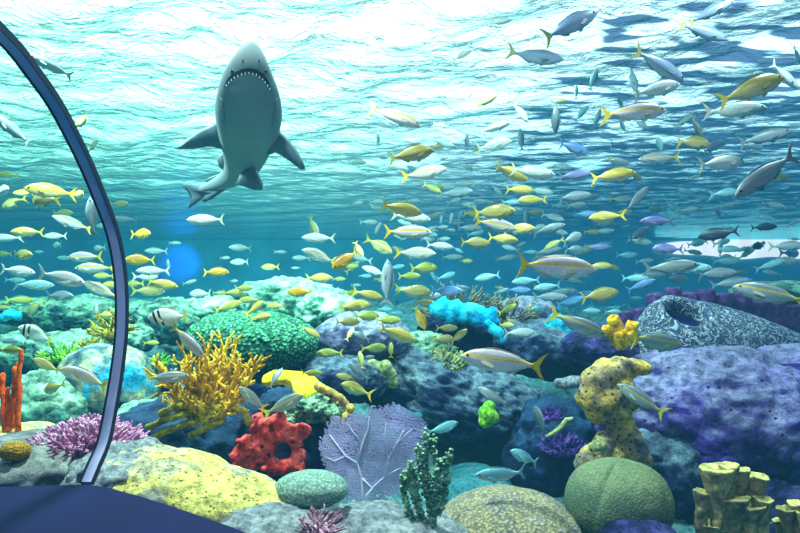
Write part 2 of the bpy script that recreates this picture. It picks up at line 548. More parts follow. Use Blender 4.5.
M['sea_fan'] = plain_mat('violet_sea_fan', (192, 182, 226), rough=0.8, spec=0.1, var=0.25, scale=7)
M['fan_vein'] = plain_mat('pale_fan_vein', (214, 206, 236), rough=0.8, spec=0.1)
M['disc'] = reef_mat('grey_green_disc_coral', [(92, 124, 116), (128, 158, 140), (160, 184, 160)], scale=4, bump=0.4, bscale=50, cells=(70, (92, 120, 116), (168, 192, 168)), bdist=0.005)
M['pink_small'] = reef_mat('pink_small_coral', [(120, 74, 100), (180, 128, 150), (226, 190, 200)], scale=10, bump=0.4, bscale=50, bdist=0.004)
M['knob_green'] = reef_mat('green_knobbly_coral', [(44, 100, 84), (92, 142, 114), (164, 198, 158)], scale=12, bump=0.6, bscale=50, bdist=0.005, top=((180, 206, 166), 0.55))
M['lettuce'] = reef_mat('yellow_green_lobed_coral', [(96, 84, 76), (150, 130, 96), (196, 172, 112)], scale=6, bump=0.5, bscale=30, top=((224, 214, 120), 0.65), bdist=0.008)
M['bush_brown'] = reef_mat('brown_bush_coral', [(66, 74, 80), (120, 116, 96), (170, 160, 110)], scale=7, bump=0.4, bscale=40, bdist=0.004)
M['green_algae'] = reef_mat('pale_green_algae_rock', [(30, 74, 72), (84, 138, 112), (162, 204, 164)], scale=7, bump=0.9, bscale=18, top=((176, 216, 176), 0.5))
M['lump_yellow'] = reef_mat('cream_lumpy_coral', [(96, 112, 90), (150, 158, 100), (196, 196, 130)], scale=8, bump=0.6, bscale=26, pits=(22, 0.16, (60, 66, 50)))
M['purple_fan'] = reef_mat('violet_sponge', [(50, 24, 100), (84, 46, 140), (118, 76, 170)], scale=8, bump=0.5, bscale=30)
M['lime'] = reef_mat('lime_green_coral', [(60, 120, 20), (120, 190, 40), (170, 226, 70)], scale=8, bump=0.5, bscale=30)
M['orange_ball'] = reef_mat('orange_brown_coral', [(120, 84, 20), (176, 128, 30), (206, 160, 50)], scale=12, bump=0.5, bscale=60, cells=(120, (110, 76, 16), (216, 170, 60)), bdist=0.004)
M['sand'] = reef_mat('teal_sand', [(28, 78, 92), (56, 120, 124)], scale=3, bump=0.3, bscale=40)

# ------------------------------------------------------------------ reef: foreground
rock('rock', 40, 470, 82, 38, 2.75, 0.42, M['left_rock'], 'grey rock shelf with pale yellow top under the pink violet coral', seed=1, amp=0.16, roll=-3)
rock('rock', 18, 437, 30, 13, 3.1, 0.22, M['yellow_crust'], 'pale yellow rock knob below the orange sponge tubes', seed=2, amp=0.16)
rock('rock', 128, 484, 52, 40, 2.62, 0.35, M['pale_rock'], 'whitish grey rock at the foot of the arched metal rib', seed=3, amp=0.22, ridged=0.3)
rock('rock', 196, 497, 112, 36, 2.55, 0.30, M['yellow_crust'], 'long low rock crusted pale yellow, in front of the red sponge', seed=4, amp=0.14, roll=17)
rock('rock', 258, 530, 60, 22, 2.36, 0.22, M['pale_rock'], 'grey rubble rock below the round grey green coral disc', seed=5, amp=0.25, ridged=0.3)
rock('rock', 372, 540, 66, 30, 2.6, 0.3, M['pale_rock'], 'grey rock at the foot of the violet sea fan', seed=6, amp=0.22, ridged=0.3)
rock('rock', 432, 545, 44, 26, 2.7, 0.25, M['pale_rock'], 'small grey rock beneath the green knobbly coral stalks', seed=7, amp=0.22, ridged=0.3)
rock('coral_mound', 508, 536, 72, 45, 2.9, 0.4, M['mound'], 'low rounded grey brown coral mound left of the smooth green coral', 'coral', seed=8, amp=0.06, freq=1.0)
rock('ball_coral', 15, 451, 14.5, 10, 2.45, 0.05, M['orange_ball'], 'small orange brown ball coral on the grey rock shelf', 'coral', seed=9, amp=0.06)
rock('disc_coral', 311, 489, 37, 18, 2.6, 0.13, M['disc'], 'flat grey green disc coral beside the violet sea fan', 'coral', seed=10, amp=0.05, freq=0.9)

# smooth green boulder coral (with two soft folds)
def green_ball():
    Y = 3.0
    k = Y / F
    bm = bmesh.new()
    bmesh.ops.create_icosphere(bm, subdivisions=6, radius=1.0)
    for v in bm.verts:
        d = v.co.normalized()
        az = math.atan2(d.x, -d.y)
        fold = 0.05 * math.exp(-((az - 0.75 - 0.25 * d.z) / 0.13) ** 2) + 0.045 * math.exp(-((az + 0.75 - 0.2 * d.z) / 0.1) ** 2) * max(0, 0.5 + d.z)
        r = 1 - fold + 0.035 * fbm(d * 1.4, 3, 2.2)
        top = 1.0 - 0.10 * max(0, d.z) ** 4
        v.co = Vector((d.x * 52 * k, d.y * 50 * k, d.z * 46 * k * top)) * r
    o = link('boulder_coral', bm, M['green_ball'], loc=P(618, 502, Y))
    tag(o, 'smooth round green boulder coral right of the brown mound', 'coral')
green_ball()
rock('rock', 640, 545, 40, 26, 2.75, 0.2, M['purple_low'], 'small dark violet rock at the foot of the smooth green coral', seed=11, amp=0.2)

# orange rope sponge, tubes rising at the left edge
root = empty('rope_sponge', P(8, 432, 3.0))
tag(root, 'bright orange upright rope sponge with several tubes beside the left picture edge', 'sponge')
Yk = 3.0 / F
for (x0, y0, x1, y1, x2, y2, r0) in [(19, 432, 17, 390, 22, 349, 3.2), (8, 432, 14, 400, 15, 368, 3.4), (6, 432, 2, 400, 3, 374, 3.6), (12, 432, 20, 400, 18, 362, 3.0),
                                     (-6, 432, -8, 395, -4, 360, 3.4), (4, 430, 9, 412, 7, 388, 3.2)]:
    bm = bmesh.new()
    pts, rad = [], []
    yo = random.uniform(-0.08, 0.08)
    for i in range(9):
        u = i / 8
        x = (1 - u) ** 2 * x0 + 2 * u * (1 - u) * x1 + u * u * x2
        y = (1 - u) ** 2 * y0 + 2 * u * (1 - u) * y1 + u * u * y2
        pts.append(P(x, y, 3.0 + yo) + rv(0.004) - root.location)
        rad.append(r0 * 0.8 * Yk * (1.15 - 0.35 * u) * random.uniform(0.88, 1.12))
    tube(bm, pts, rad, 10)
    link('tube', bm, M['orange'], parent=root)

# pink violet table coral: many little fingers on a flat dome
def finger_dome(name, px, py, rx, ry, Y, n, mat, label, fl, fr, dy=0.25, seed=1, forks=1, cat='coral'):
    random.seed(seed)
    k = Y / F
    o0 = P(px, py, Y)
    bm = bmesh.new()
    for i in range(n):
        a = random.uniform(0, 2 * math.pi)
        q = math.sqrt(random.random())
        base = Vector((rx * k * 0.80 * q * math.cos(a), dy * q * math.sin(a), -ry * k * 0.5 * q * q - ry * k * 0.3))
        d = Vector((math.cos(a) * q * 1.3, math.sin(a) * q * 0.9, 1.05 - 0.85 * q)) + rv(0.25)
        branch(bm, base, d, fl * random.uniform(0.7, 1.2), fr, forks, bend=0.3, fork=2, spread=0.55, shrink=0.6, seg=5, up=0.05, tip=0.75)
    # stalk and underside plate
    bmesh.ops.create_uvsphere(bm, u_segments=24, v_segments=10, radius=1.0,
                              matrix=Matrix.Translation((0, 0, -ry * k * 0.75)) @ Matrix.Diagonal((rx * k * 0.78, dy * 0.85, ry * k * 0.32, 1)))
    o = link(name, bm, mat, loc=o0)
    tag(o, label, cat)
    return o
finger_dome('table_coral', 88, 424, 56, 26, 2.75, 330, M['table_coral'], 'pink violet table coral of short fingers crossed by the arched rib', 0.045, 0.0085, dy=0.2, seed=5)
finger_dome('finger_coral', 320, 517, 22, 16, 2.3, 50, M['pink_small'], 'small pink branching coral below the flat grey green disc coral', 0.035, 0.0055, dy=0.07, seed=6)

# sea fan
def sea_fan():
    Y = 2.85
    base = P(362, 504, Y)
    root = empty('sea_fan', base)
    tag(root, 'large violet lace sea fan standing right of the red sponge', 'sea fan')
    outline = [(362, 505), (345, 497), (330, 480), (320, 462), (317, 446), (322, 438), (326, 425), (331, 416), (340, 422), (350, 415), (361, 418), (370, 407), (384, 409), (394, 404),
               (402, 411), (412, 417), (424, 424), (426, 436), (422, 450), (424, 462), (415, 468), (408, 482), (396, 492), (382, 500), (370, 502)]
    def inside(x, y):
        c = False
        n = len(outline)
        for i in range(n):
            x0, y0 = outline[i]
            x1, y1 = outline[(i + 1) % n]
            if (y0 > y) != (y1 > y) and x < (x1 - x0) * (y - y0) / (y1 - y0) + x0:
                c = not c
        return c
    def pos(x, y):
        u = (x - 368) / 55
        v = (505 - y) / 100
        return P(x, y, Y) + Vector((0, 0.05 * u * u + 0.06 * v * v + 0.015 * math.sin(u * 5 + v * 4), 0)) - base
    random.seed(11)
    bm = bmesh.new()
    st = 1.55
    vs = {}
    def vert(i, j):
        if (i, j) not in vs:
            x = 312 + i * st + (0.5 * st if j % 2 else 0) + random.uniform(-0.42, 0.42)
            y = 400 + j * st * 0.9 + random.uniform(-0.42, 0.42)
            vs[(i, j)] = (x, y, bm.verts.new(pos(x, y)))
        return vs[(i, j)]
    for j in range(78):
        for i in range(78):
            x = 312 + i * st
            y = 400 + j * st * 0.9
            if not inside(x + random.uniform(-2.5, 2.5), y + random.uniform(-2.5, 2.5)):
                continue
            if random.random() < 0.05:
                continue
            off = 1 if j % 2 else 0
            a, b2, c, d = vert(i, j), vert(i + 1, j), vert(i + off, j + 1), vert(i + off + 1, j + 1)
            try:
                bm.faces.new((a[2], c[2], d[2], b2[2]))
            except ValueError:
                pass
    me = bpy.data.meshes.new('blade')
    bm.to_mesh(me)
    bm.free()
    o = bpy.data.objects.new('blade', me)
    COL.objects.link(o)
    wf = o.modifiers.new('w', 'WIREFRAME')
    wf.thickness = 0.0058
    wf.use_even_offset = False
    bake(o)
    o.data.materials.clear()
    o.data.materials.append(M['sea_fan'])
    o.parent = root
    # main veins
    veins = [[(362, 506), (363, 494), (361, 478), (357, 464), (345, 457), (337, 447), (329, 437)], [(361, 478), (372, 489), (384, 478), (397, 470), (410, 464)],
             [(372, 489), (364, 498)], [(357, 464), (362, 446), (368, 430), (369, 418)], [(384, 478), (388, 460), (396, 445), (404, 432)], [(396, 445), (412, 432)],
             [(345, 457), (334, 462), (325, 458)], [(362, 446), (352, 434), (346, 425)], [(388, 460), (384, 440), (386, 424)]]
    bm = bmesh.new()
    for q, v in enumerate(veins):
        pts = [pos(x, y) + Vector((0, -0.004, 0)) for x, y in v]
        r0 = 0.0075 if q == 0 else (0.0055 if q < 4 else 0.0038)
        tube(bm, pts, [r0 * (1 - 0.6 * i / (len(pts) - 1)) for i in range(len(pts))], 7)
    link('vein', bm, M['fan_vein'], parent=root)
sea_fan()

# green knobbly stalks
def knob_stalks():
    Y = 2.6
    base = P(425, 520, Y)
    root = empty('knobbly_coral', base)
    tag(root, 'green knobbly coral of thin upright stalks right of the violet sea fan', 'coral')
    random.seed(21)
    for line in [[(430, 528), (430, 500), (427, 470), (425, 432)], [(432, 526), (436, 500), (436, 470), (434, 440)], [(424, 528), (416, 500), (408, 482), (407, 470)], [(428, 500), (422, 478), (420, 446)], [(433, 490), (441, 470), (442, 460)], [(431, 524), (444, 500), (446, 478), (449, 452)],
                 [(426, 526), (418, 505), (416, 485), (410, 462)], [(420, 527), (408, 512), (404, 495), (403, 476)], [(431, 500), (440, 490), (447, 484)], [(428, 480), (420, 470), (419, 452)]]:
        bm = bmesh.new()
        pts = [P(x, y, Y) + Vector((0, random.uniform(-0.03, 0.03), 0)) - base for x, y in line]
        fine = []
        for a, c in zip(pts, pts[1:]):
            for q in range(6):
                fine.append(a.lerp(c, q / 6))
        fine.append(pts[-1])
        tube(bm, fine, [0.009 * random.uniform(0.8, 1.25) for _ in fine], 8)
        for p in fine:
            for _ in range(5):
                d = rv(1).normalized()
                r = random.uniform(0.005, 0.0115)
                bmesh.ops.create_icosphere(bm, subdivisions=1, radius=r, matrix=Matrix.Translation(p + d * 0.015))
        link('stalk', bm, M['knob_green'], parent=root)
knob_stalks()

# lobed yellow-green corals, right bottom
def lobes(px, py, Y, lst, label):
    base = P(px, py, Y)
    root = empty('lobed_coral', base)
    tag(root, label, 'coral')
    k = Y / F
    for (x, y, r, topy, flare) in lst:
        bm = bmesh.new()
        yo = random.uniform(-0.1, 0.06)
        pts, rad = [], []
        for i in range(10):
            u = i / 9
            pts.append(P(x + 1.5 * math.sin(u * 3 + x), y + (topy - y) * u, Y + yo) - base)
            rad.append(r * k * (0.55 + (flare * 1.22 - 0.55) * u ** 2.6) * (0.9 if i == 9 else 1))
        tube(bm, pts, rad, 16)
        bm.verts.ensure_lookup_table()
        bm.verts[-1].co = pts[-1] - Vector((0, 0, r * k * 0.35))
        for v in bm.verts:
            v.co += v.co.normalized() * 0.035 * fbm(v.co * 20, 3, x)
        bmesh.ops.subdivide_edges(bm, edges=bm.edges[:], cuts=1, use_grid_fill=True)
        lo_ = link('lobe', bm, M['lettuce'], parent=root)
        md = lo_.modifiers.new('s', 'SUBSURF')
        md.levels = md.render_levels = 1
    return root
random.seed(31)
lobes(732, 540, 2.75, [(718, 530, 14, 467, 1.05), (727, 530, 10, 464, 0.9), (738, 530, 11, 468, 0.95), (752, 528, 13, 474, 1.1), (702, 535, 9, 490, 0.9), (730, 540, 16, 494, 1.1), (748, 540, 15, 502, 1.05),
                       (716, 542, 13, 504, 1.05), (763, 540, 10, 498, 0.9), (738, 545, 17, 516, 1.1), (757, 545, 12, 518, 1.0), (712, 546, 12, 522, 1.0), (726, 480, 8, 466, 1.0)],
      'yellow green coral clump of thick flared lobes right of the smooth green coral')
lobes(792, 540, 2.75, [(787, 540, 8, 508, 1.0), (798, 540, 9, 502, 1.0), (780, 542, 6, 520, 1.0), (808, 540, 10, 512, 1.0)], 'small yellow green lobed coral in the lower right corner')

# ------------------------------------------------------------------ reef: middle
rock('rock', 190, 455, 95, 55, 3.9, 0.5, M['cave_shade'], 'dark teal rock carrying the yellow branching coral', seed=12, amp=0.2, ridged=0.3)
rock('rock', 300, 440, 60, 52, 3.75, 0.4, M['cave_shade'], 'dark blue rock behind the red sponge', seed=13, amp=0.22, ridged=0.3)
# red sponge
blob('red_sponge', [(262, 448, 15), (272, 428, 12, -.03), (281, 418, 8, -.04), (264, 430, 10), (288, 432, 9, -.03), (300, 429, 8, -.03), (306, 430, 6), (246, 446, 8, -.03), (240, 456, 8, -.03), (243, 466, 7),
                    (252, 460, 12), (275, 464, 8, -.04), (288, 464, 8, -.05), (298, 462, 7, -.05), (301, 453, 5), (296, 441, 7, -.03), (268, 440, 11), (258, 418, 6), (282, 470, 6), (249, 438, 6, -.04)], 3.2, 0.012,
     M['red_sponge'], 'lumpy red sponge between the yellow crusted rock and the violet sea fan', 'sponge', amp=0.02, freq=22)
# green algae rocks
for i, (x, y, rx, ry, lab) in enumerate([(310, 408, 22, 14, 'pale green algae covered rock under the yellow plate coral'), (292, 418, 14, 9, 'small pale green rock just above the red sponge'),
                                         (334, 412, 14, 14, 'green algae rock behind the top of the violet sea fan')]):
    rock('rock', x, y, rx, ry, 3.45, 0.12, M['green_algae'], lab, seed=40 + i, amp=0.3, freq=2.4, ridged=0.3)
# yellow plate coral
def plate():
    Y = 3.5
    outline = [(262, 377), (272, 372), (284, 372), (292, 373), (302, 374), (314, 378), (321, 384), (318, 392), (310, 397), (302, 398), (296, 393), (292, 386), (282, 383), (270, 384), (262, 384)]
    c = P(292, 383, Y)
    bm = bmesh.new()
    rings = []
    for s, dz in ((1.0, 0.0), (0.97, 0.014), (0.7, 0.028), (0.35, 0.036)):
        ring = []
        for x, y in outline:
            px, py = 293 + (x - 293) * s, 382 + (y - 382) * s
            ring.append(bm.verts.new(P(px, py, Y) + Vector((0, (383 - py) * 0.006, 0)) - c + Vector((0, -dz, dz * 0.6))))
        rings.append(ring)
    n = len(outline)
    for a, b2 in zip(rings, rings[1:]):
        for i in range(n):
            bm.faces.new((a[i], a[(i + 1) % n], b2[(i + 1) % n], b2[i]))
    bm.faces.new(rings[-1])
    bk = [bm.verts.new(v.co + Vector((0, 0.03, -0.015))) for v in rings[0]]
    for i in range(n):
        bm.faces.new((rings[0][(i + 1) % n], rings[0][i], bk[i], bk[(i + 1) % n]))
    bm.faces.new(list(reversed(bk)))
    bmesh.ops.triangulate(bm, faces=bm.faces[:])
    bmesh.ops.subdivide_edges(bm, edges=bm.edges[:], cuts=2, smooth=0.3, use_grid_fill=True)
    for v in bm.verts:
        v.co += Vector((0, -1, 0.5)) * 0.012 * fbm(v.co * 14, 3, 3)
    tag(link('plate_coral', bm, M['yellow_plate'], loc=c), 'bright yellow plate coral in front of the green brain coral', 'coral')
plate()
blob('finger_sponge', [(318, 386, 5), (326, 391, 5), (334, 395, 5), (341, 400, 5), (346, 405, 4)], 3.4, 0.008, M['yellow_enc'], 'slanting yellow finger sponge right of the yellow plate coral', 'sponge', amp=0.006, freq=30)
blob('lump_sponge', [(350, 408, 5), (348, 417, 6), (345, 424, 5), (355, 424, 4), (338, 404, 3)], 3.3, 0.008, M['yellow_enc'], 'small orange yellow sponge above the left edge of the violet sea fan', 'sponge', amp=0.008, freq=30)

# yellow branching coral
def bush():
    Y = 3.5
    base = P(205, 425, Y)
    root = empty('branching_coral', base)
    tag(root, 'large yellow branching coral in front of the green brain coral', 'coral')
    random.seed(3)
    tips = [(158, 362), (166, 380), (178, 372), (186, 355), (196, 362), (210, 343), (216, 350), (228, 338), (236, 344), (240, 360), (252, 358), (262, 356), (246, 372), (230, 372), (214, 374),
            (200, 380), (186, 388), (172, 394), (224, 388), (240, 388), (208, 395), (196, 400), (226, 402), (180, 404), (212, 362), (190, 372)]
    for tx, ty in tips:
        bm = bmesh.new()
        yo = random.uniform(-0.2, 0.14)
        end = P(tx, ty, Y + yo) - base
        st = Vector((end.x * 0.35, yo * 0.5, 0.02 + 0.15 * end.z))
        n = 6
        pts, rad = [], []
        side = rv(0.03)
        for i in range(n + 1):
            u = i / n
            pts.append(st.lerp(end, u) + side * math.sin(u * math.pi) + rv(0.006))
            rad.append(0.021 * (1 - 0.55 * u))
        tube(bm, pts, rad, 7)
        for i in range(1, n):
            for _ in range(2):
                d = (end - st).normalized() * 0.7 + rv(0.8) + Vector((0, -0.2, 0.25))
                branch(bm, pts[i].copy(), d, random.uniform(0.06, 0.10), 0.0145 * (1 - 0.4 * i / n), 1, bend=0.5, fork=2, spread=0.8, shrink=0.7, seg=6, up=0.1, tip=0.6)
        link('branch', bm, M['yellow_bush'], parent=root)
    for line in [[(215, 412), (190, 412), (168, 418), (148, 428)], [(210, 420), (186, 424), (165, 432), (152, 440)], [(220, 408), (200, 404), (176, 406), (160, 414)], [(225, 420), (205, 428), (190, 436)],
                 [(232, 405), (244, 412), (250, 425)]]:
        bm = bmesh.new()
        pts = [P(x, y, Y - 0.12) - base for x, y in line]
        fine = []
        for a, c in zip(pts, pts[1:]):
            for q in range(4):
                fine.append(a.lerp(c, q / 4) + rv(0.004))
        fine.append(pts[-1])
        tube(bm, fine, [0.022 * random.uniform(0.8, 1.15) for _ in fine], 8)
        link('root_branch', bm, M['yellow_root'], parent=root)
bush()

# blue-topped coral head behind the rib
rock('massive_coral', 106, 390, 50, 46, 4.6, 0.4, M['cyan_rock'], 'blue and cream coral head right behind the arched rib', 'coral', seed=14, amp=0.13)
rock('rock', 52, 408, 40, 34, 4.3, 0.35, M['far_left'], 'pale green streaked rock left of the blue and cream coral head', seed=15, amp=0.25, ridged=0.4)
rock('rock', 150, 425, 34, 26, 4.2, 0.3, M['far_left'], 'teal rock low between the rib and yellow branching coral', seed=16, amp=0.22, ridged=0.3)
finger_dome('staghorn_coral', 160, 358, 10, 8, 4.6, 14, M['lime'], 'small lime green branching coral right of the blue and cream coral head', 0.05, 0.007, dy=0.06, seed=9)
# big green brain coral
rock('brain_coral', 252, 343, 67, 33, 5.0, 0.45, M['green_brain'], 'large green brain coral behind the yellow branching coral', 'coral', seed=17, amp=0.07, freq=1.0, sub=6)
rock('rock', 256, 386, 60, 26, 5.1, 0.4, M['cave_shade'], 'shadowed dark rock under the green brain coral', seed=18, amp=0.15)
# violet boulder
rock('rock', 362, 338, 49, 27, 5.3, 0.4, M['violet_boulder'], 'rounded grey violet boulder right of the green brain coral', seed=19, amp=0.08, freq=1.2, sub=6)
rock('rock', 345, 378, 46, 24, 5.0, 0.35, M['blue_ridge'], 'dark grey rock below the grey violet boulder', seed=20, amp=0.2, ridged=0.3)
# far pale rocks
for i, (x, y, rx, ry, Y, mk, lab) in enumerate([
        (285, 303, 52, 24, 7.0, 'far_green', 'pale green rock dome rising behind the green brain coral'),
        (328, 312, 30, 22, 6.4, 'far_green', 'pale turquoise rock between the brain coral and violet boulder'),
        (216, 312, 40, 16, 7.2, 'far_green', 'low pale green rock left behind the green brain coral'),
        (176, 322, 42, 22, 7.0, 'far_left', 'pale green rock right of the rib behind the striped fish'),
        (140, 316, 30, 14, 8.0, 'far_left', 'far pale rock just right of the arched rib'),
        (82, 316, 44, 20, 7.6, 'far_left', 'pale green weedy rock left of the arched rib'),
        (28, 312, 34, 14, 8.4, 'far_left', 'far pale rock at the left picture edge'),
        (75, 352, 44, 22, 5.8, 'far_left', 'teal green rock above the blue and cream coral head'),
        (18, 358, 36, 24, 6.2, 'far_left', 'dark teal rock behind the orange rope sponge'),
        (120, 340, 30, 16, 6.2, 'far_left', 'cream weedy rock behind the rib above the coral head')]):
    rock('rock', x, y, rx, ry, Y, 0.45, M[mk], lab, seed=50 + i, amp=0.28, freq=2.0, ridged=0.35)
rock('rock', 150, 375, 26, 20, 5.4, 0.3, M['cave_shade'], 'dark teal rock right of the blue and cream coral head', seed=63, amp=0.2)
# weedy tufts
finger_dome('weed_coral', 66, 350, 24, 12, 5.2, 40, M['lime'], 'yellow green weedy coral tuft left of the arched rib', 0.08, 0.009, dy=0.12, seed=12)
finger_dome('weed_coral', 92, 345, 14, 10, 5.0, 26, M['yellow_root'], 'dull yellow coral tuft just left of the arched rib', 0.07, 0.009, dy=0.1, seed=13)
finger_dome('weed_coral', 112, 318, 12, 22, 5.6, 40, M['yellow_root'], 'tall olive yellow coral half behind the arched rib', 0.1, 0.012, dy=0.12, seed=14)
blob('blue_sponge', [(10, 314, 6), (18, 316, 5), (4, 317, 5)], 6.0, 0.02, M['cyan_sponge'], 'small bright blue sponge at the left edge above the rope sponge', 'sponge', amp=0.02, freq=12)

# central ridge
rock('rock', 455, 398, 108, 40, 5.4, 0.55, M['blue_ridge'], 'long dark blue grey ridge rock in the centre of the reef', seed=21, amp=0.2, ridged=0.45, roll=16, sub=6)
rock('rock', 420, 350, 34, 18, 5.7, 0.3, M['green_algae'], 'green grey rock right of the grey violet boulder', seed=22, amp=0.25, ridged=0.3)
rock('rock', 468, 335, 48, 28, 6.0, 0.4, M['cave_shade'], 'dark rock under the bright blue sponge', seed=23, amp=0.2, ridged=0.3)
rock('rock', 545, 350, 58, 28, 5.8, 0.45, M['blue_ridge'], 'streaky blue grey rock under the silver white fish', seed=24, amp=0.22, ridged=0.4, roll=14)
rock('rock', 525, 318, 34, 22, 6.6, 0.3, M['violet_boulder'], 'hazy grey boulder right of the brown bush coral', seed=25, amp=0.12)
rock('rock', 480, 450, 90, 48, 6.2, 0.5, M['cave_shade'], 'deep blue shadowed rock under the central ridge', seed=26, amp=0.22, ridged=0.4)
rock('rock', 560, 455, 56, 56, 4.9, 0.5, M['cave_shade'], 'deep blue rock beside the yellow pitted sponge', seed=27, amp=0.25, ridged=0.45)
rock('rock', 474, 490, 40, 20, 4.6, 0.5, M['sand'], 'teal sandy bank behind the brown coral mound', seed=28, amp=0.1)
blob('lumpy_coral', [(378, 372, 9), (386, 366, 7, -.04), (372, 364, 6), (390, 374, 7), (380, 380, 8), (393, 384, 6), (368, 374, 5)], 4.9, 0.02, M['lump_yellow'], 'cream lumpy coral under the small yellow fish left of the ridge', 'coral', amp=0.02, freq=14)
finger_dome('soft_coral', 445, 352, 20, 24, 5.2, 60, M['lump_yellow'], 'pale green bushy coral left of the large silver yellow tailed fish', 0.075, 0.014, dy=0.14, seed=15)
blob('blue_sponge', [(434, 308, 7), (444, 304, 8), (455, 309, 9), (464, 315, 9), (474, 318, 9), (484, 318, 8), (492, 312, 6), (470, 309, 7), (452, 318, 7), (478, 310, 7), (440, 313, 6), (496, 322, 5)], 5.5, 0.022,
     M['cyan_sponge'], 'large bright blue sponge below the brown bush coral', 'sponge', amp=0.05, freq=9)
blob('blue_sponge', [(492, 328, 6), (498, 333, 6), (503, 340, 5), (488, 324, 5)], 5.4, 0.02, M['cyan_sponge'], 'narrow bright blue sponge left of the pale silver fish', 'sponge', amp=0.03, freq=10)
blob('blue_sponge', [(556, 322, 10), (568, 330, 10), (576, 334, 8), (560, 334, 10), (550, 330, 8)], 5.6, 0.025, M['cyan_sponge'], 'hazy blue sponge behind the slanting fish by the yellow tubes', 'sponge', amp=0.04, freq=9)
finger_dome('bush_coral', 462, 298, 40, 26, 6.0, 150, M['bush_brown'], 'brown grey bush coral of thin branches above the large blue sponge', 0.15, 0.010, dy=0.3, seed=16)
finger_dome('bush_coral', 506, 308, 26, 20, 5.9, 80, M['bush_brown'], 'smaller brown bush coral right of the large blue sponge', 0.13, 0.010, dy=0.25, seed=17)
blob('green_sponge', [(487, 413, 9), (485, 421, 7), (490, 406, 6), (493, 417, 7)], 4.4, 0.018, M['lime'], 'lime green lump coral in the deep blue hollow', 'coral', amp=0.02, freq=16)
blob('teal_coral', [(395, 408, 5), (402, 412, 6), (410, 416, 6), (418, 417, 5), (394, 413, 5)], 4.6, 0.02, M['sand'], 'turquoise lump behind the top of the violet sea fan', 'coral', amp=0.02, freq=12)

# violet fan sponge and pale finger in the hollow
finger_dome('fan_sponge', 562, 440, 20, 16, 4.3, 60, M['purple_fan'], 'violet frilled sponge in the dark hollow left of the pitted sponge', 0.06, 0.012, dy=0.1, seed=18, cat='sponge')
finger_dome('fan_sponge', 550, 412, 12, 8, 4.4, 30, M['purple_fan'], 'smaller violet sponge above the frilled violet sponge', 0.04, 0.010, dy=0.06, seed=19, cat='sponge')
bm = bmesh.new()
o0 = P(560, 428, 4.1)
tube(bm, [P(546, 437, 4.1) - o0, P(555, 432, 4.1) - o0, P(562, 426, 4.1) - o0, P(567, 420, 4.1) - o0, P(573, 419, 4.1) - o0], [0.012, 0.016, 0.018, 0.022, 0.016], 9)
tag(link('finger_coral', bm, M['lump_yellow'], loc=o0), 'pale yellow finger coral slanting over the violet frilled sponge', 'coral')
bm = bmesh.new()
o0 = P(566, 384, 4.3)
tube(bm, [P(x, y, 4.3) - o0 for x, y in ((580, 382), (572, 382), (564, 384), (556, 383))], [0.05, 0.05, 0.045, 0.035], 10)
tag(link('finger_sponge', bm, M['pale_rock'], loc=o0), 'pale stubby sponge finger left of the yellow pitted sponge', 'sponge')

# ------------------------------------------------------------------ reef: right
rock('rock', 715, 420, 120, 76, 4.3, 0.75, M['purple_rock'], 'massive purple and pale lavender rock on the right', seed=30, amp=0.12, ridged=0.35, sub=6, freq=1.5)
rock('rock', 740, 505, 110, 60, 4.0, 0.6, M['purple_low'], 'dark purple lower rock behind the yellow green lobed coral', seed=31, amp=0.2, ridged=0.4, sub=6)
rock('rock', 655, 470, 46, 46, 3.9, 0.35, M['blue_ridge'], 'blue grey rock behind the smooth green coral', seed=32, amp=0.22, ridged=0.4)
rock('rock', 610, 345, 46, 20, 4.9, 0.35, M['purple_low'], 'dark violet rock under the yellow tube sponge', seed=33, amp=0.2)
rock('rock', 800, 372, 50, 28, 4.2, 0.45, M['purple_rock'], 'lavender rock shoulder at the right picture edge', seed=34, amp=0.18, ridged=0.3)

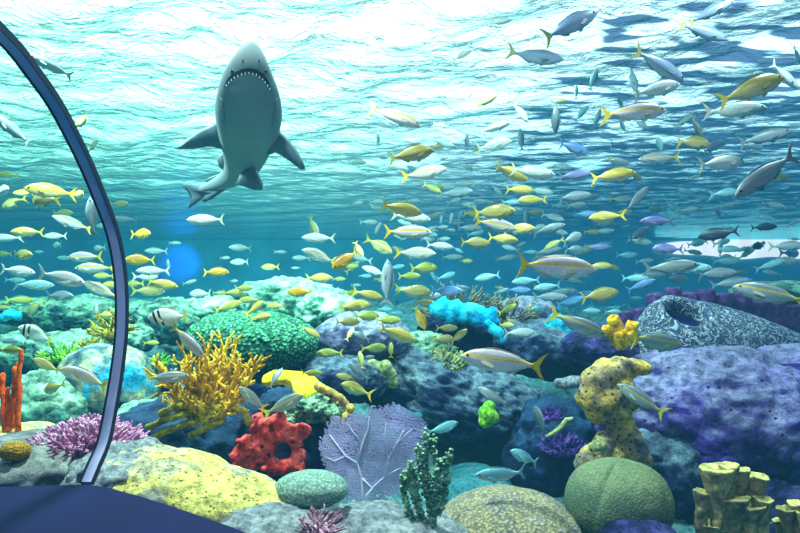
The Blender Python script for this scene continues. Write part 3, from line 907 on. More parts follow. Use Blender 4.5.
def barrel():
    Y = 4.6
    k = Y / F
    c = P(674, 348, Y)
    root = link('barrel_sponge', (lambda: None)() or bmesh.new(), M['barrel'], loc=c)
    bm = bmesh.new()
    prof = [(0.34, 0.35), (0.37, 0.75), (0.40, 0.92), (0.44, 0.99), (0.49, 1.0), (0.58, 0.95), (0.72, 0.82), (0.86, 0.60), (0.96, 0.32), (1.03, 0.0), (1.05, -0.3)]
    segs = 96
    rings = []
    for r, z in prof:
        ring = []
        for s in range(segs):
            a = 2 * math.pi * s / segs
            ca, sa = math.cos(a), math.sin(a)
            x = r * ca
            # the right flank runs out into a long slope
            stretch = 38 if ca < 0 else 38 + (108 if r > 0.5 else 0) * max(0, (r - 0.49) / 0.56) * ca
            xx = x * stretch
            if r <= 0.5:
                xx = x * 44
            zz = z * 45
            n = 1 + 0.05 * fbm((ca * 2, sa * 2, z * 2), 3, 5)
            ring.append(bm.verts.new((xx * k * n, sa * r * 0.42 * n, zz * k * n)))
        rings.append(ring)
    for a, b2 in zip(rings, rings[1:]):
        for s in range(segs):
            bm.faces.new((a[s], a[(s + 1) % segs], b2[(s + 1) % segs], b2[s]))
    bmesh.ops.subdivide_edges(bm, edges=bm.edges[:], cuts=1, use_grid_fill=True)
    # tip the mouth towards the viewer
    bmesh.ops.rotate(bm, verts=bm.verts[:], cent=(0, 0, 0), matrix=Matrix.Rotation(math.radians(34), 3, 'X'))
    bmesh.ops.recalc_face_normals(bm, faces=bm.faces[:])
    bm.to_mesh(root.data)
    bm.free()
    root.data.polygons.foreach_set('use_smooth', [True] * len(root.data.polygons))
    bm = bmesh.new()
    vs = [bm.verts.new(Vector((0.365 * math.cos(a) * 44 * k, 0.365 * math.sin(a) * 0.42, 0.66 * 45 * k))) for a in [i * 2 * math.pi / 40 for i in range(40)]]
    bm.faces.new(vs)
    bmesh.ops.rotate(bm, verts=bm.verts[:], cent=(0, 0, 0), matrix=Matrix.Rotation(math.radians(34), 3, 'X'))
    link('mouth_shade_disc', bm, M['mouth_shade'], parent=root)  # flat dark disc across the mouth, standing for the shade inside
    tag(root, 'blue grey barrel sponge with maze pattern and dark round mouth', 'sponge')
barrel()

# purple tube sponges in a row behind
random.seed(41)
for i, (x, w_, top) in enumerate([(655, 8, 293), (673, 8, 288), (690, 7, 292), (705, 8.5, 289), (724, 9.5, 293), (742, 8.5, 291), (759, 9.5, 299), (776, 9, 297), (792, 10, 305), (640, 7, 308), (626, 6, 311)]):
    Y = 5.3 + 0.02 * i
    k = Y / F
    base = P(x, 352, Y)
    bm = bmesh.new()
    hgt = (352 - top) * k
    prof = [(0.9, 0), (1.0, 0.5), (1.02, 0.8), (1.0, 0.93), (0.86, 0.99), (0.6, 1.0), (0.5, 0.95), (0.45, 0.8)]
    rings = []
    for r, z in prof:
        ring = []
        for s in range(28):
            a = 2 * math.pi * s / 28
            rr = r * w_ * k * (1 + 0.09 * math.cos(a * 7 + i) + 0.25 * noise.noise(Vector((math.cos(a), z * 6, i * 3.1))))
            ring.append(bm.verts.new((rr * math.cos(a), rr * math.sin(a), z * hgt + 0.02 * fbm((math.cos(a), math.sin(a), i), 2, 1))))
        rings.append(ring)
    for a, b2 in zip(rings, rings[1:]):
        for s in range(28):
            bm.faces.new((a[s], a[(s + 1) % 28], b2[(s + 1) % 28], b2[s]))
    bm.faces.new(rings[-1])
    ordn = ['first', 'second', 'third', 'fourth', 'fifth', 'sixth', 'seventh', 'eighth', 'ninth']
    lab = ('%s of the tall purple tube sponges behind the barrel sponge, counted from its mouth' % ordn[i]) if i < 9 else ('short purple tube sponge left of the barrel sponge' if i == 9 else 'shortest purple tube sponge, above the yellow tube sponge')
    tag(link('tube_sponge', bm, M['tube_purple'], loc=base), lab, 'sponge', 'purple tube sponges behind the barrel sponge')
rock('rock', 775, 295, 44, 14, 6.4, 0.4, M['far_left'], 'hazy cream topped rock behind the fish at the right edge', seed=35, amp=0.15)

# yellow tubes
root = empty('yellow_tube_sponge', P(622, 345, 4.35))
tag(root, 'bright orange yellow tube sponge left of the barrel sponge', 'sponge')
k = 4.35 / F
for (x0, y0, x1, y1, r) in [(624, 343, 612, 317, 6.5), (628, 343, 633, 322, 6), (616, 343, 605, 327, 4.5), (622, 346, 618, 330, 8), (632, 343, 628, 330, 6)]:
    a, c = P(x0, y0, 4.35) - root.location, P(x1, y1, 4.3) - root.location
    d = (c - a)
    bm = bmesh.new()
    L = d.length
    prof = [(0.9, 0.0), (1.0, 0.4), (1.02, 0.8), (0.95, 0.95), (0.8, 1.0), (0.55, 1.0), (0.48, 0.9), (0.4, 0.7)]
    rings = []
    q = Vector((0, 0, 1)).rotation_difference(d.normalized())
    for rr, z in prof:
        ring = []
        for s in range(18):
            an = 2 * math.pi * s / 18
            v = Vector((rr * r * k * math.cos(an), rr * r * k * math.sin(an), z * L))
            v *= 1 + 0.08 * fbm(v * 30, 2, x0)
            ring.append(bm.verts.new(q @ v + a))
        rings.append(ring)
    for a2, b2 in zip(rings, rings[1:]):
        for s in range(18):
            bm.faces.new((a2[s], a2[(s + 1) % 18], b2[(s + 1) % 18], b2[s]))
    bm.faces.new(rings[-1])
    link('tube', bm, M['yellow_tube'], parent=root)

# yellow pitted sponge, hook shaped
blob('pitted_sponge', [(642, 367, 8, -.02), (632, 368, 10), (620, 369, 13), (607, 373, 15), (597, 382, 17), (592, 396, 17), (604, 398, 20), (618, 388, 16), (628, 400, 12), (598, 410, 14), (612, 414, 16), (622, 428, 14), (630, 440, 13), (638, 452, 11),
                       (646, 460, 8), (624, 452, 12), (590, 456, 15, -.06), (583, 462, 12, -.06), (598, 448, 11, -.05), (604, 440, 10), (612, 456, 11, -.03)], 3.6, 0.016, M['yellow_enc'],
     'tall yellow brown pitted sponge bending over left of the purple rock', 'sponge', amp=0.03, freq=12)
blob('rubble_rock', [(600, 445, 7), (593, 448, 5)], 3.4, 0.012, M['lump_yellow'], None)
o = [x for x in COL.objects if x.name.startswith('rubble_rock')][-1]
tag(o, 'small cream lump at the foot of the pitted sponge', 'coral')

# ------------------------------------------------------------------ shark
def shark():
    st = [  # px, py, Y, width px
        (252.5, 40.5, 4.28, 4), (252, 43.5, 4.30, 13), (251.5, 51, 4.34, 24), (250.5, 61, 4.40, 35), (249, 74, 4.50, 48), (249, 88, 4.62, 58), (249, 102, 4.76, 65), (249, 116, 4.90, 67),
        (248, 130, 5.05, 61), (246, 145, 5.2, 51), (244, 158, 5.36, 42), (240, 168, 5.5, 33), (234, 175.5, 5.62, 24), (225, 181, 5.72, 17), (215, 185, 5.82, 12), (206, 188, 5.9, 8.5), (199, 190, 5.96, 6)]
    C = [P(x, y, Y) for x, y, Y, _ in st]
    org = C[7].copy()
    bm = bmesh.new()
    rings = []
    seg = 24
    for i, (x, y, Y, wd) in enumerate(st):
        d = (C[max(i - 1, 0)] - C[min(i + 1, len(C) - 1)]).normalized()
        view = (Vector((0, 0, ZC)) - C[i]).normalized()
        bel = (view - d * view.dot(d)).normalized()
        lat = d.cross(bel).normalized()
        r = wd / 2 * Y / F
        ring = []
        for s in range(seg):
            a = 2 * math.pi * s / seg
            # belly a little flat, back higher
            kb = 0.62 if math.sin(a) > 0 else 0.9
            if i < 5:
                kb *= 0.8
            ring.append(bm.verts.new(C[i] + lat * math.cos(a) * r + bel * math.sin(a) * r * kb - org))
        rings.append(ring)
    for a, b2 in zip(rings, rings[1:]):
        for s in range(seg):
            bm.faces.new((a[s], a[(s + 1) % seg], b2[(s + 1) % seg], b2[s]))
    bm.faces.new(rings[0])
    bm.faces.new(rings[-1])
    m1 = plain_mat('shark_skin', (116, 126, 132), rough=0.6, spec=0.3, var=0.1, scale=3)
    m2 = plain_mat('shark_fin_skin', (80, 96, 108), rough=0.6, spec=0.3, var=0.3, scale=4)
    m3 = plain_mat('shark_mouth', (38, 46, 58), rough=0.7, spec=0.2)
    m4 = plain_mat('shark_tooth', (128, 138, 146), rough=0.4)
    m5 = plain_mat('shark_eye', (12, 14, 18), rough=0.2)
    bmesh.ops.recalc_face_normals(bm, faces=bm.faces[:])
    o = link('shark', bm, m1, loc=org)
    sub = o.modifiers.new('s', 'SUBSURF')
    sub.levels = sub.render_levels = 2
    tag(o, 'grey shark seen from below, mouth open with teeth, gliding under the surface', 'shark')

    def fin(name, pts, thick=0.018, mat=m2):
        # pts: (px, py, Y)
        W = [P(*p) - org for p in pts]
        c = sum(W, Vector()) / len(W)
        nrm = Vector()
        for i in range(len(W)):
            nrm += (W[i] - c).cross(W[(i + 1) % len(W)] - c)
        nrm.normalize()
        b = bmesh.new()
        outer = [b.verts.new(p) for p in W]
        mid1 = [b.verts.new(c + (p - c) * 0.72 + nrm * thick) for p in W]
        mid2 = [b.verts.new(c + (p - c) * 0.72 - nrm * thick) for p in W]
        n = len(W)
        for i in range(n):
            j = (i + 1) % n
            b.faces.new((outer[i], outer[j], mid1[j], mid1[i]))
            b.faces.new((outer[j], outer[i], mid2[i], mid2[j]))
        b.faces.new(mid1)
        b.faces.new(list(reversed(mid2)))
        return link(name, b, mat, parent=o)
    fin('pectoral_fin', [(223, 120, 5.0), (212, 124, 5.05), (200, 130, 5.12), (188, 138, 5.2), (179, 145, 5.26), (174, 149, 5.3), (182, 149.5, 5.3), (194, 149, 5.27), (207, 147, 5.22), (217, 147, 5.18), (226, 150, 5.15)])
    fin('pectoral_fin', [(272, 128, 5.05), (280, 132, 5.08), (289, 140, 5.14), (297, 150, 5.2), (303, 161, 5.26), (305.5, 169, 5.3), (301, 170, 5.3), (292, 163, 5.27), (282, 156, 5.23), (272, 151, 5.2), (265, 154, 5.18)])
    fin('pelvic_fin', [(253, 163, 5.3), (258, 172, 5.3), (263, 184, 5.34), (262.5, 190, 5.36), (254, 190, 5.36), (245, 187, 5.36), (236, 184, 5.38), (240, 174, 5.34)])
    fin('pelvic_fin', [(224, 152, 5.5), (219, 156, 5.52), (217, 161, 5.55), (219, 167, 5.58), (224, 171, 5.6), (228, 164, 5.56)])
    fin('anal_fin', [(230, 172, 5.75), (218, 174, 5.8), (208, 178, 5.85), (204, 181, 5.9), (214, 183, 5.86), (226, 184, 5.8)], 0.012)
    fin('tail_fin', [(226, 182, 5.7), (216, 181, 5.8), (205, 182, 5.92), (192, 183, 6.0), (184, 182, 6.06), (178.5, 184, 6.1), (184, 187, 6.08), (188, 192, 6.06), (191, 199, 6.06), (188, 209, 6.08), (196, 204, 6.04), (203, 198, 5.98), (208, 194, 5.92), (207, 198, 5.93), (204, 202.5, 5.95),
                     (212, 199, 5.88), (221, 193, 5.8), (230, 187, 5.72)], 0.014)
    # mouth: a dark crescent on the underside with teeth
    arc_o = [(223.5, 87), (227, 79.5), (233, 73), (241, 69.5), (249, 68), (257, 69.5), (264, 74.5), (269, 82), (272, 91)]
    arc_i = [(225, 87.5), (229.5, 82.5), (235, 78), (242, 75), (249, 74), (256, 75.5), (262, 79.5), (267, 85), (271, 91.5)]
    o['n'] = 0
    del o['n']
    dgm = bpy.context.evaluated_depsgraph_get()
    dgm.update()
    ev = o.evaluated_get(dgm)
    eye = Vector((0, 0, ZC))
    def on_skin(px, py, lift):
        tgt = P(px, py, 6.0)
        d = (tgt - eye).normalized()
        ok, loc, nr, ix = ev.ray_cast(eye - org, d)
        if not ok:
            loc = P(px, py, 4.6) - org
        return loc - d * lift
    b = bmesh.new()
    A = [b.verts.new(on_skin(x, y, 0.006)) for x, y in arc_o]
    B = [b.verts.new(on_skin(x, y, 0.006)) for x, y in arc_i]
    for i in range(len(A) - 1):
        b.faces.new((A[i], A[i + 1], B[i + 1], B[i]))
    mo = link('mouth', b, m3, parent=o)
    b = bmesh.new()
    for i in range(15):
        u = (i + 0.5) / 15 * (len(arc_i) - 1)
        k0 = int(u)
        f = u - k0
        ix = arc_i[k0][0] * (1 - f) + arc_i[k0 + 1][0] * f
        iy = arc_i[k0][1] * (1 - f) + arc_i[k0 + 1][1] * f
        p0, p1, p2 = on_skin(ix - 0.9, iy, 0.012), on_skin(ix + 0.9, iy, 0.012), on_skin(ix, iy - 2.8, 0.012)
        q = p0.lerp(p1, 0.5) + (eye - org - p0).normalized() * 0.012
        v = [b.verts.new(z) for z in (p0, p1, p2, q)]
        for f3 in ((0, 1, 3), (1, 2, 3), (2, 0, 3), (0, 2, 1)):
            b.faces.new([v[z] for z in f3])
    link('teeth', b, m4, parent=mo, smooth=False)
    for (x, y) in ((228.5, 71), (269.5, 71)):
        b = bmesh.new()
        bmesh.ops.create_icosphere(b, subdivisions=2, radius=0.014, matrix=Matrix.Translation(on_skin(x + (4 if x < 250 else -4), y, -0.004)))
        link('eye', b, m5, parent=o)
    for sgn in (-1, 1):
        for g in range(5):
            b = bmesh.new()
            x = 249 + sgn * (29.5 - 0.6 * g)
            y = 101 + g * 5.5
            tube(b, [on_skin(x - sgn * 1, y - 3, 0.001), on_skin(x - sgn * 3, y, 0.001), on_skin(x - sgn * 4.5, y + 3, 0.001)], [0.004, 0.006, 0.004], 6)
            link('gill_slit', b, m2, parent=o)
    for sgn in (-1, 1):
        b = bmesh.new()
        bmesh.ops.create_icosphere(b, subdivisions=2, radius=0.006, matrix=Matrix.Translation(on_skin(251 + sgn * 8, 60, 0)))
        link('nostril', b, m3, parent=o)
shark()

# ------------------------------------------------------------------ fish
bpy.context.view_layer.update()
DG = bpy.context.evaluated_depsgraph_get()
DG.update()
EYE = Vector((0, 0, ZC))
def reef_depth(px, py):
    d = (P(px, py, 10) - EYE).normalized()
    ok, loc, nr, ix, ob, mw = SC.ray_cast(DG, EYE, d, distance=40)
    return loc.y if ok else 99.0

def fish_mat(name, back, side, stripe, belly, h, bars=False, haze=0.0):
    m, t, b, out = new_mat(name)
    tc = t.nodes.new('ShaderNodeTexCoord').outputs['Object']
    s = t.nodes.new('ShaderNodeSeparateXYZ')
    t.links.new(tc, s.inputs[0])
    zz = math_n(t, 'MULTIPLY_ADD', s.outputs[2], 1.0 / h, 0.5)
    if stripe:
        st = [(0.12, lin(belly)), (0.42, lin(side)), (0.55, lin(side)), (0.585, lin(stripe)), (0.655, lin(stripe)), (0.70, lin(back)), (0.95, lin(back))]
    else:
        st = [(0.12, lin(belly)), (0.45, lin(side)), (0.62, lin(side)), (0.85, lin(back))]
    col = ramp(t, zz, st).outputs[0]
    if stripe:   # the yellow spreads over the tail stalk
        f = ramp(t, math_n(t, 'MULTIPLY_ADD', s.outputs[0], -1.0, 0.0), [(0.26, BW[0]), (0.36, BW[1])]).outputs[0]
        col = mix(t, f, col, lin(stripe))
    if bars:
        for (x0, wd) in ((0.30, 0.035), (0.16, 0.03)):
            f = math_n(t, 'LESS_THAN', math_n(t, 'ABSOLUTE', math_n(t, 'ADD', s.outputs[0], math_n(t, 'MULTIPLY_ADD', s.outputs[2], -0.35, -x0))), wd)
            col = mix(t, f, col, lin((26, 24, 30)))
    n = t.nodes.new('ShaderNodeTexNoise')
    n.inputs['Scale'].default_value = 26
    t.links.new(tc, n.inputs['Vector'])
    col = mix(t, 0.35, col, ramp(t, n.outputs['Fac'], [(0.3, (0.7, 0.7, 0.7, 1)), (0.7, (1.25, 1.25, 1.25, 1))]).outputs[0], 'MULTIPLY')
    oi = t.nodes.new('ShaderNodeObjectInfo')
    col = mix(t, 0.5, col, ramp(t, oi.outputs['Random'], [(0.0, (0.75, 0.78, 0.8, 1)), (1.0, (1.2, 1.18, 1.1, 1))]).outputs[0], 'MULTIPLY')
    t.links.new(col, b.inputs['Base Color'])
    b.inputs['Roughness'].default_value = 0.38
    b.inputs['Specular IOR Level'].default_value = 0.5
    return m

def fish_body(h, bend, thick=0.5):
    """a body of length 1 along x, nose at +0.5"""
    bm = bmesh.new()
    st = [(0.50, 0.02, -0.02), (0.485, 0.10, -0.015), (0.45, 0.30, -0.005), (0.40, 0.52, 0.0), (0.33, 0.75, 0.0), (0.24, 0.92, 0.0), (0.13, 1.0, 0.0), (0.02, 0.97, 0.0), (-0.09, 0.84, 0.0),
          (-0.18, 0.64, 0.0), (-0.25, 0.42, 0.0), (-0.30, 0.26, 0.0), (-0.34, 0.20, 0.0), (-0.37, 0.20, 0)]
    seg = 12
    rings = []
    for x, hh, zo in st:
        ring = []
        yb = bend * (x - 0.1) ** 2 * (1 if x < 0.1 else 0.3)
        for s in range(seg):
            a = 2 * math.pi * s / seg
            z = math.sin(a) * hh * h / 2 * (1.0 if math.sin(a) > 0 else 0.95)
            y = math.cos(a) * hh * h / 2 * thick
            ring.append(bm.verts.new((x, y + yb, z + zo * h * 2)))
        rings.append(ring)
    for a, b2 in zip(rings, rings[1:]):
        for s in range(seg):
            bm.faces.new((a[s], a[(s + 1) % seg], b2[(s + 1) % seg], b2[s]))
    bm.faces.new(rings[0])
    bm.faces.new(rings[-1])
    return bm

def yb(x, bend):
    return bend * (x - 0.1) ** 2 * (1 if x < 0.1 else 0.3)

def plate_bm(pts, bend, th=0.006, bm=None):
    bm = bm or bmesh.new()
    a = [bm.verts.new((x, yb(x, bend) + th / 2, z)) for x, z in pts]
    c = [bm.verts.new((x, yb(x, bend) - th / 2, z)) for x, z in pts]
    n = len(pts)
    bm.faces.new(a)
    bm.faces.new(list(reversed(c)))
    for i in range(n):
        j = (i + 1) % n
        bm.faces.new((a[i], c[i], c[j], a[j]))
    return bm

def fins(h, bend, fork=1.0):
    k = h / 0.28
    ts = 0.16 * (0.8 + 0.2 * k) * fork
    tail = [(-0.33, 0.022 * k), (-0.39, 0.05), (-0.45, ts * 0.75), (-0.52, ts * 1.05), (-0.47, ts * 0.55), (-0.435, 0.0), (-0.47, -ts * 0.55), (-0.52, -ts * 1.05), (-0.45, -ts * 0.75), (-0.39, -0.05), (-0.33, -0.022 * k)]
    dorsal = [(0.24, h * 0.44), (0.19, h * 0.53), (0.10, h * 0.57), (0.0, h * 0.53), (-0.10, h * 0.45), (-0.19, h * 0.36), (-0.23, h * 0.24), (-0.10, h * 0.36), (0.02, h * 0.44), (0.13, h * 0.46)]
    anal = [(-0.06, -h * 0.40), (-0.09, -h * 0.50), (-0.15, -h * 0.42), (-0.22, -h * 0.27), (-0.22, -h * 0.2), (-0.12, -h * 0.32)]
    pelv = [(0.20, -h * 0.42), (0.13, -h * 0.58), (0.08, -h * 0.54), (0.12, -h * 0.42)]
    return tail, dorsal, anal, pelv

def pec_bm(h, side, bend):
    bm = bmesh.new()
    y0 = side * h * 0.23
    pts = [(0.25, y0, -0.02), (0.22, y0 + side * 0.012, -0.05 * h / .28), (0.10, y0 + side * 0.05, -0.075 * h / .28), (0.08, y0 + side * 0.05, -0.045 * h / .28), (0.20, y0 + side * 0.01, 0.0)]
    a = [bm.verts.new(p) for p in pts]
    c = [bm.verts.new((p[0], p[1] + side * 0.004, p[2])) for p in pts]
    bm.faces.new(a)
    bm.faces.new(list(reversed(c)))
    for i in range(5):
        j = (i + 1) % 5
        bm.faces.new((a[i], c[i], c[j], a[j]))
    return bm

def eye_bm(h, side):
    bm = bmesh.new()
    r = 0.017
    bmesh.ops.create_uvsphere(bm, u_segments=10, v_segments=6, radius=r, matrix=Matrix.Translation((0.405, side * h * 0.115, h * 0.08)) @ Matrix.Diagonal((1, 0.6, 1, 1)))
    return bm

# kind: name, words, height, back, side, stripe, belly, fin colour
KINDS = {
    'snap': ('yellowtail_snapper', 'silver yellow-tailed', 0.27, (148, 140, 152), (206, 198, 204), (204, 168, 50), (232, 230, 230), (214, 184, 44)),
    'snapg': ('yellowtail_snapper', 'grey yellow-tailed', 0.27, (98, 112, 126), (146, 156, 166), (180, 164, 60), (190, 196, 196), (206, 190, 50)),
    'silv': ('silver_fish', 'silver white', 0.28, (140, 152, 156), (196, 204, 202), None, (226, 228, 226), (190, 194, 170)),
    'yel': ('yellow_grunt', 'yellow', 0.31, (150, 140, 60), (210, 192, 90), None, (226, 222, 194), (222, 196, 50)),
    'yelg': ('yellow_grunt', 'yellow green', 0.33, (104, 118, 44), (168, 174, 66), None, (200, 202, 150), (190, 190, 44)),
    'olive': ('olive_grunt', 'olive brown', 0.34, (112, 104, 40), (166, 152, 84), None, (206, 198, 170), (176, 160, 50)),
    'orange': ('orange_grunt', 'orange yellow', 0.36, (150, 104, 20), (206, 156, 40), None, (222, 200, 130), (226, 196, 40)),
    'grey': ('grey_fish', 'grey', 0.27, (86, 98, 108), (132, 142, 150), None, (168, 176, 180), (110, 118, 122)),
    'bgrey': ('grey_fish', 'blue grey', 0.25, (84, 104, 138), (130, 150, 178), None, (170, 188, 204), (176, 164, 90)),
    'blue': ('blue_fish', 'blue', 0.28, (56, 92, 156), (104, 146, 200), None, (186, 204, 226), (90, 124, 176)),
    'cyan': ('turquoise_fish', 'turquoise', 0.28, (84, 146, 160), (140, 194, 200), None, (206, 228, 226), (120, 170, 180)),
    'purp': ('violet_fish', 'violet blue', 0.26, (92, 90, 150), (138, 136, 186), None, (180, 174, 206), (118, 112, 150)),
    'dark': ('dark_fish', 'dark', 0.32, (26, 30, 50), (44, 50, 76), None, (70, 78, 100), (34, 40, 60)),
    'pork': ('striped_grunt', 'black-barred', 0.46, (150, 158, 150), (206, 208, 200), None, (226, 228, 222), (216, 200, 60)),
    'surg': ('surgeonfish', 'black', 0.55, (8, 16, 44), (12, 24, 60), None, (20, 34, 76), (10, 18, 50)),
}
EYE_MAT = plain_mat('fish_eye', (14, 14, 18), rough=0.15, spec=0.6)
BENDS = (0.0, 0.45, -0.45)
FM = {}
for kk, (nm, wordsk, h, back, side, stripe, belly, finc) in KINDS.items():
    bmat = fish_mat(kk + '_skin', back, side, stripe, belly, h, bars=(kk == 'pork'))
    fmat = plain_mat(kk + '_fin', finc, rough=0.5, var=0.2)
    pmat = plain_mat(kk + '_pale_fin', tuple(0.25 * a + 0.4 * b_ + 0.35 * c_ for a, b_, c_ in zip(finc, side, back)), rough=0.5, var=0.2)
    ent = {}
    for bi, bend in enumerate(BENDS):
        tail, dorsal, anal, pelv = fins(h, bend)
        def mk(nm2, bm, mats):
            bmesh.ops.recalc_face_normals(bm, faces=bm.faces[:])
            me = bpy.data.meshes.new(nm2)
            bm.to_mesh(me)
            bm.free()
            for q in mats:
                me.materials.append(q)
            return me
        body = mk(kk + '_body', fish_body(h, bend), [bmat])
        body.polygons.foreach_set('use_smooth', [True] * len(body.polygons))
        # small version: body and fins in one mesh
        bm = fish_body(h, bend)
        nb = len(bm.faces)
        plate_bm(tail, bend, bm=bm)
        plate_bm(dorsal, bend, bm=bm)
        plate_bm(anal, bend, bm=bm)
        bm.faces.ensure_lookup_table()
        for f in bm.faces[nb:]:
            f.material_index = 1
        small = mk(kk + '_small', bm, [bmat, fmat])
        small.polygons.foreach_set('use_smooth', [p.material_index == 0 for p in small.polygons])
        ent[bi] = dict(body=body, small=small,
                       parts=[('tail_fin', mk('tail_fin', plate_bm(tail, bend), [fmat])), ('dorsal_fin', mk('dorsal_fin', plate_bm(dorsal, bend), [pmat])),
                              ('anal_fin', mk('anal_fin', plate_bm(anal, bend), [pmat])), ('pelvic_fin', mk('pelvic_fin', plate_bm(pelv, bend), [pmat])),
                              ('pectoral_fin', mk('pectoral_fin', pec_bm(h, 1, bend), [pmat])), ('pectoral_fin', mk('pectoral_fin', pec_bm(h, -1, bend), [pmat])),
                              ('eye', mk('eye', eye_bm(h, 1), [EYE_MAT])), ('eye', mk('eye', eye_bm(h, -1), [EYE_MAT]))])
    FM[kk] = ent

